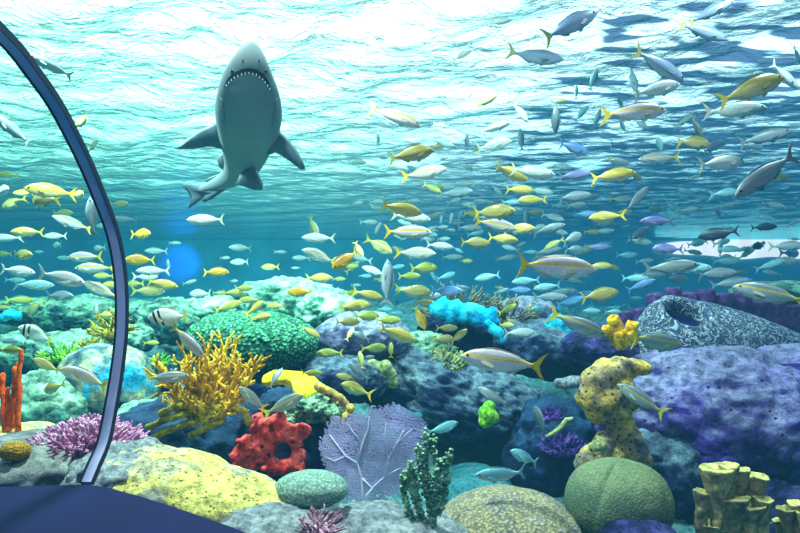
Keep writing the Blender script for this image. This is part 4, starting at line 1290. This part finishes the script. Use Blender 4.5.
# px, py, length px, heading deg (0 right, 180 left, + nose up), kind [, own label]
FISH = [
 # left of the rib
 (51,66,34,157,'grey'), (83,121,26,190,'yel'), (13,130,40,140,'grey'), (93,146,18,35,'olive'),
 (7,175,20,180,'yel'), (2,191,30,0,'silv'), (51,191,36,180,'yel'), (80,194,22,180,'yel'), (24,193,22,180,'yel'), (42,200,36,180,'olive'), (12,203,28,200,'olive'), (63,213,22,0,'olive'),
 (72,223,30,157,'snap'), (91,217,40,90,'grey'), (102,226,16,180,'silv'), (27,232,30,180,'yel'), (55,236,24,180,'silv'), (57,245,17,180,'silv'), (98,248,16,180,'silv'), (6,238,28,180,'silv'),
 (21,255,30,0,'olive'), (4,254,18,180,'yel'), (85,257,38,180,'snap'), (94,268,38,180,'snap'), (18,271,38,-6,'silv'),
 (62,278,52,-12,'silv','large pale silver fish with dark tail left of the arched rib'), (101,290,40,156,'snap'), (60,296,36,0,'grey'),
 (104,276,20,180,'yel'), (108,285,24,0,'yel'), (16,280,18,0,'cyan'), (34,285,34,0,'cyan'), (33,309,26,215,'olive'), (96,310,16,100,'grey'), (105,315,20,0,'yel'), (3,308,16,0,'yel'),
 (35,334,32,152,'pork','black-barred striped fish left of the arched rib'), (46,365,30,155,'olive'), (86,377,56,162,'snap','silver yellow-tailed fish over the coral head left of the rib'),
 (8,341,20,0,'grey'), (10,350,24,0,'yelg'), (52,388,28,200,'olive'), (20,300,20,0,'yelg'), (66,258,12,180,'cyan'), (40,252,12,180,'cyan'),
 # between rib and shark
 (120,204,20,0,'olive'), (124,219,22,180,'grey'), (141,234,26,0,'orange'), (156,251,22,180,'silv'), (140,260,30,180,'orange'), (153,271,30,180,'silv'), (206,220,38,180,'silv'), (216,272,26,0,'orange'),
 (168,265,12,90,'silv'), (240,262,22,180,'silv'), (241,248,20,180,'silv'), (270,267,20,180,'yel'), (162,284,32,-10,'yel'), (147,277,28,0,'silv'), (149,291,26,0,'olive'), (134,284,20,180,'yel'), (190,282,12,20,'silv'),
 (168,317,40,182,'pork','black-barred striped fish with yellow tail right of the arched rib'), (188,341,48,-40,'snap','plump silver yellow-tailed fish diving beside the yellow branching coral'), (168,350,16,-30,'grey'), (200,294,28,180,'silv'), (220,293,14,0,'yel'), (234,293,20,0,'yel'),
 (228,306,26,20,'yel'), (152,343,16,0,'yel'), (168,377,40,2,'snapg','grey yellow-tailed fish nosing into the yellow branching coral'), (225,258,12,0,'silv'), (175,243,12,0,'silv'),
 # below shark / brain coral
 (314,227,22,-65,'olive'), (318,238,32,180,'silv'), (319,256,32,160,'snap'), (301,258,18,180,'silv'), (346,260,32,215,'orange'), (319,278,28,0,'yel'), (339,279,14,0,'yel'), (353,267,18,40,'olive'),
 (234,281,10,0,'silv'), (244,288,20,0,'yel'), (256,308,24,35,'yel'), (275,306,20,180,'yel'), (262,317,22,10,'yel'), (249,300,22,180,'yel'), (300,292,28,180,'orange'), (355,306,30,6,'yel'), (311,332,22,-30,'yel'),
 (329,353,26,180,'yelg'), (348,322,24,0,'olive'), (361,336,20,152,'silv'), (296,268,10,180,'silv'), (281,252,10,0,'silv'),
 # right of shark
 (396,116,54,-18,'snap','silver fish with bright yellow tail right of the shark'), (412,154,46,12,'olive','olive arched fish below the yellow-tailed fish right of the shark'), (425,173,44,8,'snap'), (357,162,20,0,'silv'), (382,157,12,0,'silv'), (378,140,10,90,'silv'), (440,125,14,0,'silv'), (444,143,20,-20,'silv'), (466,166,14,-20,'silv'),
 (402,209,42,-10,'yel'), (411,217,40,-8,'silv'), (377,202,16,0,'silv'), (357,203,12,0,'silv'), (369,222,18,0,'silv'), (408,232,48,-2,'snap','slim silver yellow fish in the middle of the school'), (378,229,16,70,'grey'), (380,246,30,-30,'olive'),
 (359,249,18,-60,'yel'), (416,253,40,-2,'snap'), (428,239,16,0,'silv'), (443,239,14,0,'silv'), (440,246,28,-5,'silv'), (452,257,22,0,'grey'), (441,219,9,80,'silv'), (451,218,11,80,'silv'), (460,215,9,70,'silv'), (442,227,12,0,'silv'), (451,230,11,0,'silv'),
 (437,187,14,0,'yel'), (446,188,18,0,'silv'), (457,193,30,0,'grey'), (410,276,22,0,'yelg'),
 (387,282,46,88,'grey','upright grey fish above the grey violet boulder'), (374,271,26,160,'silv'), (397,267,16,10,'cyan'), (350,266,18,0,'yelg'), (424,268,28,5,'yelg'), (433,275,14,-60,'cyan'), (447,276,20,20,'cyan'),
 (369,295,30,-14,'yel'), (415,291,36,-5,'olive'), (447,291,30,0,'blue'), (388,320,26,0,'yelg'), (367,316,24,0,'yelg'), (396,313,14,0,'cyan'), (420,318,26,-65,'orange'), (397,334,40,-20,'yel','yellow fish slanting down in front of the grey violet boulder'),
 (375,348,24,0,'yelg'), (391,350,16,90,'yelg'), (361,360,18,100,'yelg'), (369,357,12,0,'silv'), (359,372,28,135,'grey'), (345,377,20,170,'olive'), (355,389,30,150,'yel'), (447,328,22,0,'olive'), (444,339,22,0,'olive'), (459,336,22,40,'olive'), (424,302,18,0,'yel'),
 (352,293,18,0,'yelg'), (365,276,14,0,'cyan'), (356,285,10,0,'silv'), (385,309,14,0,'cyan'), (350,334,14,60,'yel'), (404,341,14,0,'cyan'),
 # top centre and right
 (571,25,68,30,'bgrey','blue grey yellow-tailed fish climbing under the bright surface'), (536,57,54,-15,'bgrey','blue grey fish heading down just below the climbing one'), (576,92,16,90,'cyan'), (593,80,24,70,'cyan'), (560,101,14,0,'yel'), (521,112,26,-60,'silv'), (556,117,32,-88,'grey'), (582,113,20,50,'cyan'), (495,127,32,15,'silv'), (494,145,32,4,'silv'),
 (467,142,16,90,'grey'), (521,140,22,100,'grey'), (574,148,36,-6,'blue'), (533,172,44,-10,'silv'), (511,173,38,-18,'yel'), (546,166,24,10,'silv'), (563,167,18,-10,'silv'), (575,175,32,5,'purp'), (467,167,16,-20,'silv'),
 (487,101,20,20,'yel'), (462,55,20,20,'silv'), (500,22,22,15,'silv'), (470,94,14,60,'grey'),
 (520,190,30,0,'yel'), (532,200,28,180,'yel'), (541,191,22,-15,'silv'), (497,190,14,-50,'silv'), (512,202,20,0,'cyan'), (494,212,42,0,'olive'), (507,211,16,0,'silv'), (496,225,44,-12,'snap'), (519,229,28,0,'yel'), (553,217,22,-20,'silv'), (549,229,32,15,'grey'), (574,197,38,10,'grey'),
 (577,205,20,5,'silv'), (586,214,22,0,'blue'), (573,238,28,20,'silv'), (503,239,28,-10,'yel'), (475,243,32,0,'olive'), (470,228,26,0,'grey'), (470,206,16,0,'silv'), (473,214,16,0,'yel'), (548,251,26,10,'grey'), (575,250,26,0,'silv'), (530,252,14,0,'cyan'), (466,261,14,0,'yel'), (506,258,22,10,'grey'), (526,219,20,90,'grey'),
 (486,217,18,0,'silv'), (500,179,16,0,'cyan'), (560,206,16,0,'cyan'), (535,212,16,0,'olive'),
 (555,267,86,-3,'snap','largest silver fish with yellow tail and stripe, in mid water right'),
 (487,277,24,190,'cyan'), (525,281,28,185,'cyan'), (519,290,24,0,'blue'), (547,287,28,188,'cyan'), (550,297,32,0,'grey'), (564,291,26,0,'grey'), (571,301,22,20,'blue'), (585,293,16,0,'blue'), (501,291,14,20,'silv'), (508,309,18,30,'yelg'), (506,325,14,0,'yel'), (520,333,34,0,'silv','pale cream silver fish over the streaky blue grey rock'),
 (580,325,62,-22,'snapg','grey yellow-tailed fish slanting down toward the yellow tube sponge'), (655,341,66,-10,'snapg','grey yellow-tailed fish passing in front of the barrel sponge'), (502,362,84,172,'snap','large silver yellow-tailed fish facing left over the central ridge'), (540,309,20,180,'cyan'),
 (636,112,64,4,'snap','long silver fish with yellow tail, upper right, nose level'), (597,119,18,80,'silv'), (622,124,16,-65,'silv'), (641,124,16,-45,'silv'), (697,127,26,-80,'snapg'), (684,121,20,30,'silv'), (620,146,22,0,'blue'), (660,145,20,80,'cyan'), (659,158,38,180,'snap'), (617,162,28,0,'silv'), (694,143,38,0,'olive'),
 (614,175,42,4,'yel'), (633,185,16,0,'blue'), (704,160,20,20,'blue'), (606,217,36,184,'yel'), (637,199,34,48,'grey'), (621,199,22,0,'snap'), (588,197,24,0,'grey'), (671,207,14,-40,'silv'), (686,192,20,0,'cyan'), (657,221,38,182,'purp'), (638,234,30,30,'grey'), (640,241,22,-15,'silv'), (668,249,36,180,'purp'),
 (600,266,24,0,'yel'), (613,267,16,-20,'yel'), (600,295,40,10,'olive','olive green fish left of the purple tube sponges'), (635,278,20,0,'cyan'), (650,275,26,0,'grey'), (641,285,26,25,'blue'), (636,298,14,0,'cyan'), (590,311,22,0,'cyan'), (613,312,18,0,'cyan'), (672,267,50,5,'grey','hazy long grey fish above the purple tube sponges'), (676,279,30,0,'grey'),
 (598,247,24,0,'purp'), (604,231,18,0,'silv'), (627,255,20,0,'cyan'), (592,232,16,0,'yel'), (650,205,14,0,'cyan'),
 (712,147,36,25,'bgrey'), (722,163,54,8,'silv','bright white silver fish right of the school, nose level'), (765,175,76,215,'grey','large dark grey fish diving left near the right edge'), (765,137,46,12,'grey'), (755,147,22,0,'silv'), (726,193,32,10,'cyan'), (773,173,14,60,'purp'), (776,205,18,0,'purp'),
 (718,234,30,187,'dark'), (759,246,14,180,'surg','tiny black fish in front of the bright window'), (764,227,20,0,'dark'), (720,249,18,80,'cyan'), (732,249,22,180,'cyan'), (747,253,18,45,'grey'), (788,246,30,0,'silv'), (792,253,28,0,'blue'), (788,261,28,180,'silv'), (727,261,22,0,'cyan'), (716,274,42,5,'grey'), (731,283,32,10,'grey'), (692,268,30,0,'cyan'), (770,265,26,20,'cyan'),
 (770,294,66,166,'snapg','grey yellow-tailed fish entering at the right edge over purple sponges'),
 (704,32,52,-20,'bgrey','blue grey fish with yellow tail near the top right'), (660,66,64,-24,'bgrey','largest blue grey fish under the surface, nose down, upper right'), (711,12,46,25,'bgrey','blue grey fish cut by the top picture edge'), (657,89,52,15,'silv','silver fish above the long silver yellow-tailed fish'), (633,80,28,-80,'cyan'), (735,110,54,-2,'silv','white silver fish with yellowish tail, upper right edge'), (753,88,60,18,'olive','translucent olive fish near the right edge'),
 (785,76,40,-36,'silv'), (797,55,20,-40,'silv'), (620,100,14,-60,'cyan'), (740,135,16,0,'cyan'),
 # above the reef, lower
 (252,398,34,132,'snapg','grey fish nose up left above the red sponge'), (285,404,46,28,'snapg','grey fish nose up right above the red sponge'), (276,377,20,60,'grey'), (312,373,22,0,'yelg'),
 (641,399,50,146,'snapg','green grey yellow-tailed fish in front of the purple rock'), (540,420,32,110,'grey','grey fish nose up in the dark hollow beside the violet sponge'), (524,457,36,150,'cyan'), (501,475,54,180,'cyan','teal fish facing left above the brown coral mound'), (444,428,32,12,'cyan'), (493,397,34,150,'grey'),
]
random.seed(99)
for _ in range(100):
    x = random.uniform(345, 798)
    y = random.gauss(225, 42)
    if y < 110 or y > 296:
        continue
    FISH.append((round(x), round(y), random.uniform(9, 21), random.choice((0, 180)) + random.uniform(-30, 30), random.choice(('silv', 'cyan', 'silv', 'grey', 'silv', 'yel', 'grey', 'olive'))))

RIB = [(-14, 18), (0, 33), (17, 51), (35, 75), (54, 102), (71, 133), (87, 166), (101, 200), (113, 233), (119.5, 266), (122, 299), (121.5, 333), (118, 366), (112.5, 400), (104.5, 440), (94, 466), (87, 483)]
def rib_x(y):
    for (x0, y0), (x1, y1) in zip(RIB, RIB[1:]):
        if y0 <= y <= y1:
            return x0 + (x1 - x0) * (y - y0) / (y1 - y0)
    return 0

def region(x, y):
    if x < rib_x(y):
        for lim, ph in ((160, 'high up left of the arched rib'), (210, 'left of the rib level with the shark tail'), (243, 'just below the shark tail level, left of the rib'), (264, 'upper mid water left of the rib'),
                        (300, 'just above the reef left of the rib'), (999, 'over the reef rocks left of the rib')):
            if y < lim:
                return ph
    if x < 245:
        if y < 240: return 'between the rib and the shark tail'
        if y < 300: return 'in open blue water right of the rib'
        return 'over the reef right of the rib'
    if x < 342:
        if y < 284: return 'in open water below the shark'
        if y < 345: return 'around the green brain coral'
        return 'near the yellow plate coral'
    if x < 465:
        if y < 190: return 'near the surface right of the shark'
        if y < 225: return 'in the upper school right of the shark tail'
        if y < 262: return 'in the mid school right of the shark'
        if y < 300: return 'in the lower school above the violet boulder'
        if y < 345: return 'around the grey violet boulder'
        if y < 400: return 'beside the cream lumpy coral'
        return 'behind the violet sea fan'
    if x < 590:
        if y < 100: return 'under the bright surface above the central school'
        if y < 160: return 'at the top of the central school'
        if y < 205: return 'in the upper central school'
        if y < 240: return 'in the dense central school'
        if y < 272: return 'around the largest yellow-tailed fish'
        if y < 345: return 'over the brown bush corals'
        return 'in the dark hollow of the reef'
    if x < 695:
        if y < 102: return 'near the surface in the right-hand school'
        if y < 165: return 'under the long silver fish at right'
        if y < 210: return 'in the upper right-hand school'
        if y < 258: return 'left of the bright window'
        return 'above the barrel sponge'
    if y < 122: return 'near the surface by the right edge'
    if y < 180: return 'above the big diving grey fish'
    if y < 224: return 'above the bright window'
    if y < 258: return 'in front of the bright window'
    return 'over the purple tube sponges'

ORD = ['first', 'second', 'third', 'fourth', 'fifth', 'sixth', 'seventh', 'eighth', 'ninth', 'tenth', 'eleventh', 'twelfth', 'thirteenth', 'fourteenth', 'fifteenth', 'sixteenth']
fl = []
for f in FISH:
    x, y, L, ang, kd = f[:5]
    size = 'large ' if L >= 46 else ('small ' if L >= 17 else 'tiny ')
    if 26 <= L < 46:
        size = ''
    fl.append(dict(x=x, y=y, L=L, ang=ang, kd=kd, own=f[5] if len(f) > 5 else None, desc=size + KINDS[kd][1] + ' fish', reg=region(x, y)))
buckets = {}
for f in fl:
    if not f['own']:
        buckets.setdefault((f['desc'], f['reg']), []).append(f)
for (desc, reg), lst in buckets.items():
    lst.sort(key=lambda q: q['x'])
    if len(lst) == 1:
        face = math.cos(math.radians(lst[0]['ang']))
        fw = 'facing right' if face > 0.5 else ('facing left' if face < -0.5 else 'hanging steeply')
        lst[0]['own'] = '%s %s, %s' % (desc, fw, reg)
    else:
        for i, q in enumerate(lst):
            if len(lst) == 2:
                q['own'] = '%s of two %s, %s' % (('left' if i == 0 else 'right'), desc, reg)
            elif i == len(lst) - 1:
                q['own'] = 'rightmost %s, %s' % (desc, reg)
            else:
                q['own'] = '%s %s from left, %s' % (ORD[i], desc, reg)

SIZE = {'snap': 0.36, 'snapg': 0.36, 'silv': 0.30, 'yel': 0.24, 'yelg': 0.24, 'olive': 0.30, 'orange': 0.26, 'grey': 0.36, 'bgrey': 0.42, 'blue': 0.28, 'cyan': 0.26, 'purp': 0.3, 'dark': 0.3, 'pork': 0.27, 'surg': 0.2}
random.seed(123)
for f in fl:
    x, y, L, ang, kd = f['x'], f['y'], f['L'], f['ang'], f['kd']
    Y = F * SIZE[kd] / L * random.uniform(0.9, 1.1)
    Y = max(2.75, min(Y, 8.8))
    if y < 285:
        Y = min(Y, (SURF - ZC - 0.35) * F / (HZ - y + L * 0.5) if y < 290 else 99)
    rd = min(reef_depth(x + dx, y + dy) for dx in (-L * .4, 0, L * .4) for dy in (-L * .12, L * .12)) if y > 255 else 99
    Y = max(2.3, min(Y, rd - 0.18 - 0.012 * rd))
    ym = 20 if L > 36 else 42
    yaw = math.radians(random.uniform(-ym, ym))
    a = math.radians(ang)
    nose = Vector((math.cos(a) * math.cos(yaw), math.sin(yaw), math.sin(a) * math.cos(yaw))).normalized()
    upv = Vector((0, random.uniform(-0.15, 0.1), 1))
    if abs(math.sin(a)) > 0.85:
        upv = Vector((1 if random.random() < 0.5 else -1, 0, 0.15))
    side = upv.cross(nose).normalized()
    upn = nose.cross(side).normalized()
    S = L * Y / F / max(0.72, math.cos(yaw))
    R = Matrix((nose, side, upn)).transposed()
    ent = FM[kd][random.choice((0, 0, 1, 2))]
    big = L >= 17
    o = bpy.data.objects.new(KINDS[kd][0], ent['body'] if big else ent['small'])
    COL.objects.link(o)
    o.rotation_mode = 'QUATERNION'
    o.rotation_quaternion = R.to_quaternion()
    o.location = P(x, y, Y)
    o.scale = (S, S, S)
    tag(o, f['own'], 'fish', 'school of ' + KINDS[kd][1] + ' fish')
    if big:
        for (pn, me) in ent['parts']:
            if L < 26 and pn in ('pelvic_fin', 'pectoral_fin'):
                continue
            c = bpy.data.objects.new(pn, me)
            COL.objects.link(c)
            c.parent = o

# ------------------------------------------------------------------ tunnel: arched rib and ledge
M_RIB = plain_mat('rib_metal', (186, 184, 222), rough=0.5, var=0.12, metallic=0.0)
M_SEAL = plain_mat('rib_seal', (22, 26, 66), rough=0.6, var=0.1)
XR = -1.0
def rib_pts():
    out = []
    for (px, py) in RIB:
        Y = -XR * F / (400 - px)
        out.append(Vector((XR, Y, ZC + (HZ - py) / F * Y)))
    # extend overhead and behind the viewer, and smooth
    fine = []
    Pn = out
    for i in range(len(Pn) - 1):
        p0, p1, p2, p3 = Pn[max(i - 1, 0)], Pn[i], Pn[i + 1], Pn[min(i + 2, len(Pn) - 1)]
        for q in range(6):
            u = q / 6
            fine.append(0.5 * ((2 * p1) + (p2 - p0) * u + (2 * p0 - 5 * p1 + 4 * p2 - p3) * u * u + (3 * p1 - p0 - 3 * p2 + p3) * u ** 3))
    fine.append(Pn[-1])
    return fine
def rib_bar(name, x0, x1, th0, th1, mat, parent, pts, base):
    bm = bmesh.new()
    rings = []
    for i, p in enumerate(pts):
        d = (pts[min(i + 1, len(pts) - 1)] - pts[max(i - 1, 0)]).normalized()
        nrm = Vector((0, -d.z, d.y))
        if nrm.y > 0:
            nrm = -nrm
        q = [p + Vector((x0, 0, 0)) + nrm * th1, p + Vector((x1, 0, 0)) + nrm * th1, p + Vector((x1, 0, 0)) + nrm * th0, p + Vector((x0, 0, 0)) + nrm * th0]
        rings.append([bm.verts.new(v - base) for v in q])
    for a, b2 in zip(rings, rings[1:]):
        for s in range(4):
            bm.faces.new((a[s], a[(s + 1) % 4], b2[(s + 1) % 4], b2[s]))
    bm.faces.new(rings[0])
    bm.faces.new(list(reversed(rings[-1])))
    return link(name, bm, mat, parent=parent, smooth=False)
pts = rib_pts()
base = pts[-1].copy()
root = empty('arched_rib', base)
tag(root, 'tall arched metal rib of the viewing tunnel at the left', 'rib')
rib_bar('metal_face', -0.0145, 0.0165, -0.012, 0.008, M_RIB, root, pts, base)
rib_bar('dark_seal', -0.022, -0.0145, -0.012, 0.010, M_SEAL, root, pts, base)
rib_bar('dark_seal', 0.0165, 0.0190, -0.012, 0.010, M_SEAL, root, pts, base)

M_LEDGE = plain_mat('ledge_paint', (16, 18, 62), rough=0.85, spec=0.1, var=0.18, scale=3)
zl = base.z - 0.004
edge = []
for (px, py) in [(-260, 484), (-120, 486), (0, 487), (50, 485.5), (88, 484.5), (110, 488), (135, 495), (165, 504), (200, 516), (226, 525), (252, 535), (290, 550), (340, 575), (400, 612), (470, 665), (540, 740)]:
    Y = (ZC - zl) * F / (py - HZ)
    edge.append(Vector(((px - 400) / F * Y, Y, zl)))
bm = bmesh.new()
near = [Vector((p.x * 0.5, p.y - 1.0 if p.x < 0 else p.y - 0.8, zl)) for p in edge]
top = [bm.verts.new(p) for p in edge]
lip = [bm.verts.new(p + Vector((0, -0.02, 0.006))) for p in edge]
nr = [bm.verts.new(p) for p in near]
lo = [bm.verts.new(p - Vector((0, 0, 0.95))) for p in edge]
for i in range(len(edge) - 1):
    bm.faces.new((top[i], top[i + 1], lip[i + 1], lip[i]))
    bm.faces.new((lip[i], lip[i + 1], nr[i + 1], nr[i]))
    bm.faces.new((lo[i], lo[i + 1], top[i + 1], top[i]))
o = link('tunnel_ledge', bm, M_LEDGE, smooth=True)
o['kind'] = 'structure'
o['label'] = 'dark blue curved ledge along the bottom of the viewing tunnel'

# ------------------------------------------------------------------ water surface (seen from below)
rng = np.random.default_rng(5)
waves = []
for i in range(34):
    lam = 0.25 * (1.11 ** i) if i < 20 else rng.uniform(0.25, 1.5)
    th = rng.normal(1.35, 0.55)       # mostly rolling towards the viewer
    kx, ky = math.cos(th) * 2 * math.pi / lam, math.sin(th) * 2 * math.pi / lam
    amp = 0.0100 * lam ** 0.95 * rng.uniform(0.6, 1.2)
    waves.append((kx, ky, amp, rng.uniform(0, 6.28)))
def wave_z(X, Yv):
    Z = np.zeros_like(X)
    for kx, ky, a, ph in waves:
        Z += a * np.sin(kx * X + ky * Yv + ph + 0.7 * np.sin(0.35 * X + 0.21 * Yv + ph))
    return Z * np.clip(1.25 - Yv / 18.0, 0.12, 1.0)
m, t, b, out = new_mat('water_surface')
t.nodes.remove(b)
tc = t.nodes.new('ShaderNodeTexCoord').outputs['Object']
mp = t.nodes.new('ShaderNodeMapping')
mp.inputs['Scale'].default_value = (1.1, 1.5, 1)
t.links.new(tc, mp.inputs['Vector'])
n = t.nodes.new('ShaderNodeTexNoise')
n.inputs['Scale'].default_value = 3.2
n.inputs['Detail'].default_value = 5
n.inputs['Roughness'].default_value = 0.6
n.inputs['Distortion'].default_value = 0.6
t.links.new(mp.outputs[0], n.inputs['Vector'])
bp = t.nodes.new('ShaderNodeBump')
bp.inputs['Strength'].default_value = 1.0
bp.inputs['Distance'].default_value = 0.075
t.links.new(n.outputs['Fac'], bp.inputs['Height'])
sy = t.nodes.new('ShaderNodeSeparateXYZ')
t.links.new(tc, sy.inputs[0])
calm = ramp(t, math_n(t, 'MULTIPLY', sy.outputs[1], 1 / 24), [(0.30, (1, 1, 1, 1)), (0.55, (0.5, 0.5, 0.5, 1)), (0.95, (0.10, 0.10, 0.10, 1))]).outputs[0]
t.links.new(calm, bp.inputs['Strength'])
g = t.nodes.new('ShaderNodeNewGeometry')
vm = t.nodes.new('ShaderNodeVectorMath')
vm.operation = 'DOT_PRODUCT'
t.links.new(g.outputs['Incoming'], vm.inputs[0])
t.links.new(bp.outputs[0], vm.inputs[1])
c = math_n(t, 'ABSOLUTE', vm.outputs['Value'])
fac = ramp(t, c, [(0.05, (0.0, 0.0, 0.0, 1)), (0.12, (0.08, 0.08, 0.08, 1)), (0.20, (0.14, 0.14, 0.14, 1)), (0.36, (0.18, 0.18, 0.18, 1)), (0.435, (0.85, 0.85, 0.85, 1)), (0.50, (1, 1, 1, 1))]).outputs[0]
tr = t.nodes.new('ShaderNodeBsdfTransparent')
tr.inputs[0].default_value = (0.84, 1.0, 0.95, 1)
gl = t.nodes.new('ShaderNodeBsdfGlossy')
gl.inputs['Color'].default_value = (0.20, 0.62, 0.66, 1)
gl.inputs['Roughness'].default_value = 0.03
t.links.new(bp.outputs[0], gl.inputs['Normal'])
ms = t.nodes.new('ShaderNodeMixShader')
t.links.new(fac, ms.inputs[0])
t.links.new(gl.outputs[0], ms.inputs[1])
t.links.new(tr.outputs[0], ms.inputs[2])
t.links.new(ms.outputs[0], out.inputs[0])
M_WATER = m
xs = np.concatenate([np.arange(-17.9, -8, 0.14), np.arange(-8, 8, 0.075), np.arange(8, 17.95, 0.14)])
ys = np.concatenate([np.arange(1.6, 11, 0.06), np.arange(11, 24.1, 0.12)])
wo_ = link('water_surface', grid_mesh('water_surface', xs, ys, wave_z), M_WATER, loc=(0, 0, SURF))
struct(wo_, 'rippling water surface seen from below')

# ------------------------------------------------------------------ lamps
def spot(name, loc, tgt, watts, size, col=(1, 1, 1), blend=0.6, rad=0.15):
    l = bpy.data.lights.new(name, 'SPOT')
    l.energy = watts
    l.spot_size = math.radians(size)
    l.spot_blend = blend
    l.shadow_soft_size = rad
    l.color = col
    o = bpy.data.objects.new(name, l)
    o.location = loc
    o.rotation_euler = (Vector(tgt) - Vector(loc)).to_track_quat('-Z', 'Y').to_euler()
    COL.objects.link(o)
spot('key_lamp', (-0.9, 2.9, 4.7), (-0.4, 3.8, 0.4), 2000, 115, (1.0, 0.93, 0.82))
spot('left_lamp', (-3.4, 4.6, 4.7), (-2.8, 6.0, 0.9), 2400, 110, (0.97, 1.0, 0.90))
spot('right_lamp', (2.6, 3.2, 4.7), (2.4, 4.2, 0.6), 700, 95, (1.0, 0.94, 0.98))
spot('middle_lamp', (0.6, 5.6, 4.7), (0.5, 6.4, 0.9), 1100, 110, (0.96, 1.0, 0.96))
spot('front_fill', (0.3, 0.2, 3.4), (0.2, 4.5, 1.2), 190, 110, (1.0, 0.97, 0.94), rad=0.5)  # unseen fill spot, added to light faces towards the camera
spot('blue_lamp', (-7.2, 20.0, 3.7), (-9.1, 24.0, 3.05), 5000, 24, (0.05, 0.25, 1.0), blend=1.0)
spot('back_fill', (-7.0, 15.5, 4.4), (-6.0, 24.0, 2.4), 3600, 120, (0.8, 1.0, 0.95))  # unseen spot added to brighten the back wall, left half
spot('back_fill', (6.0, 15.5, 4.4), (6.0, 24.0, 2.4), 3000, 120, (0.7, 0.95, 1.0))  # second added spot, brightens the right half of the wall
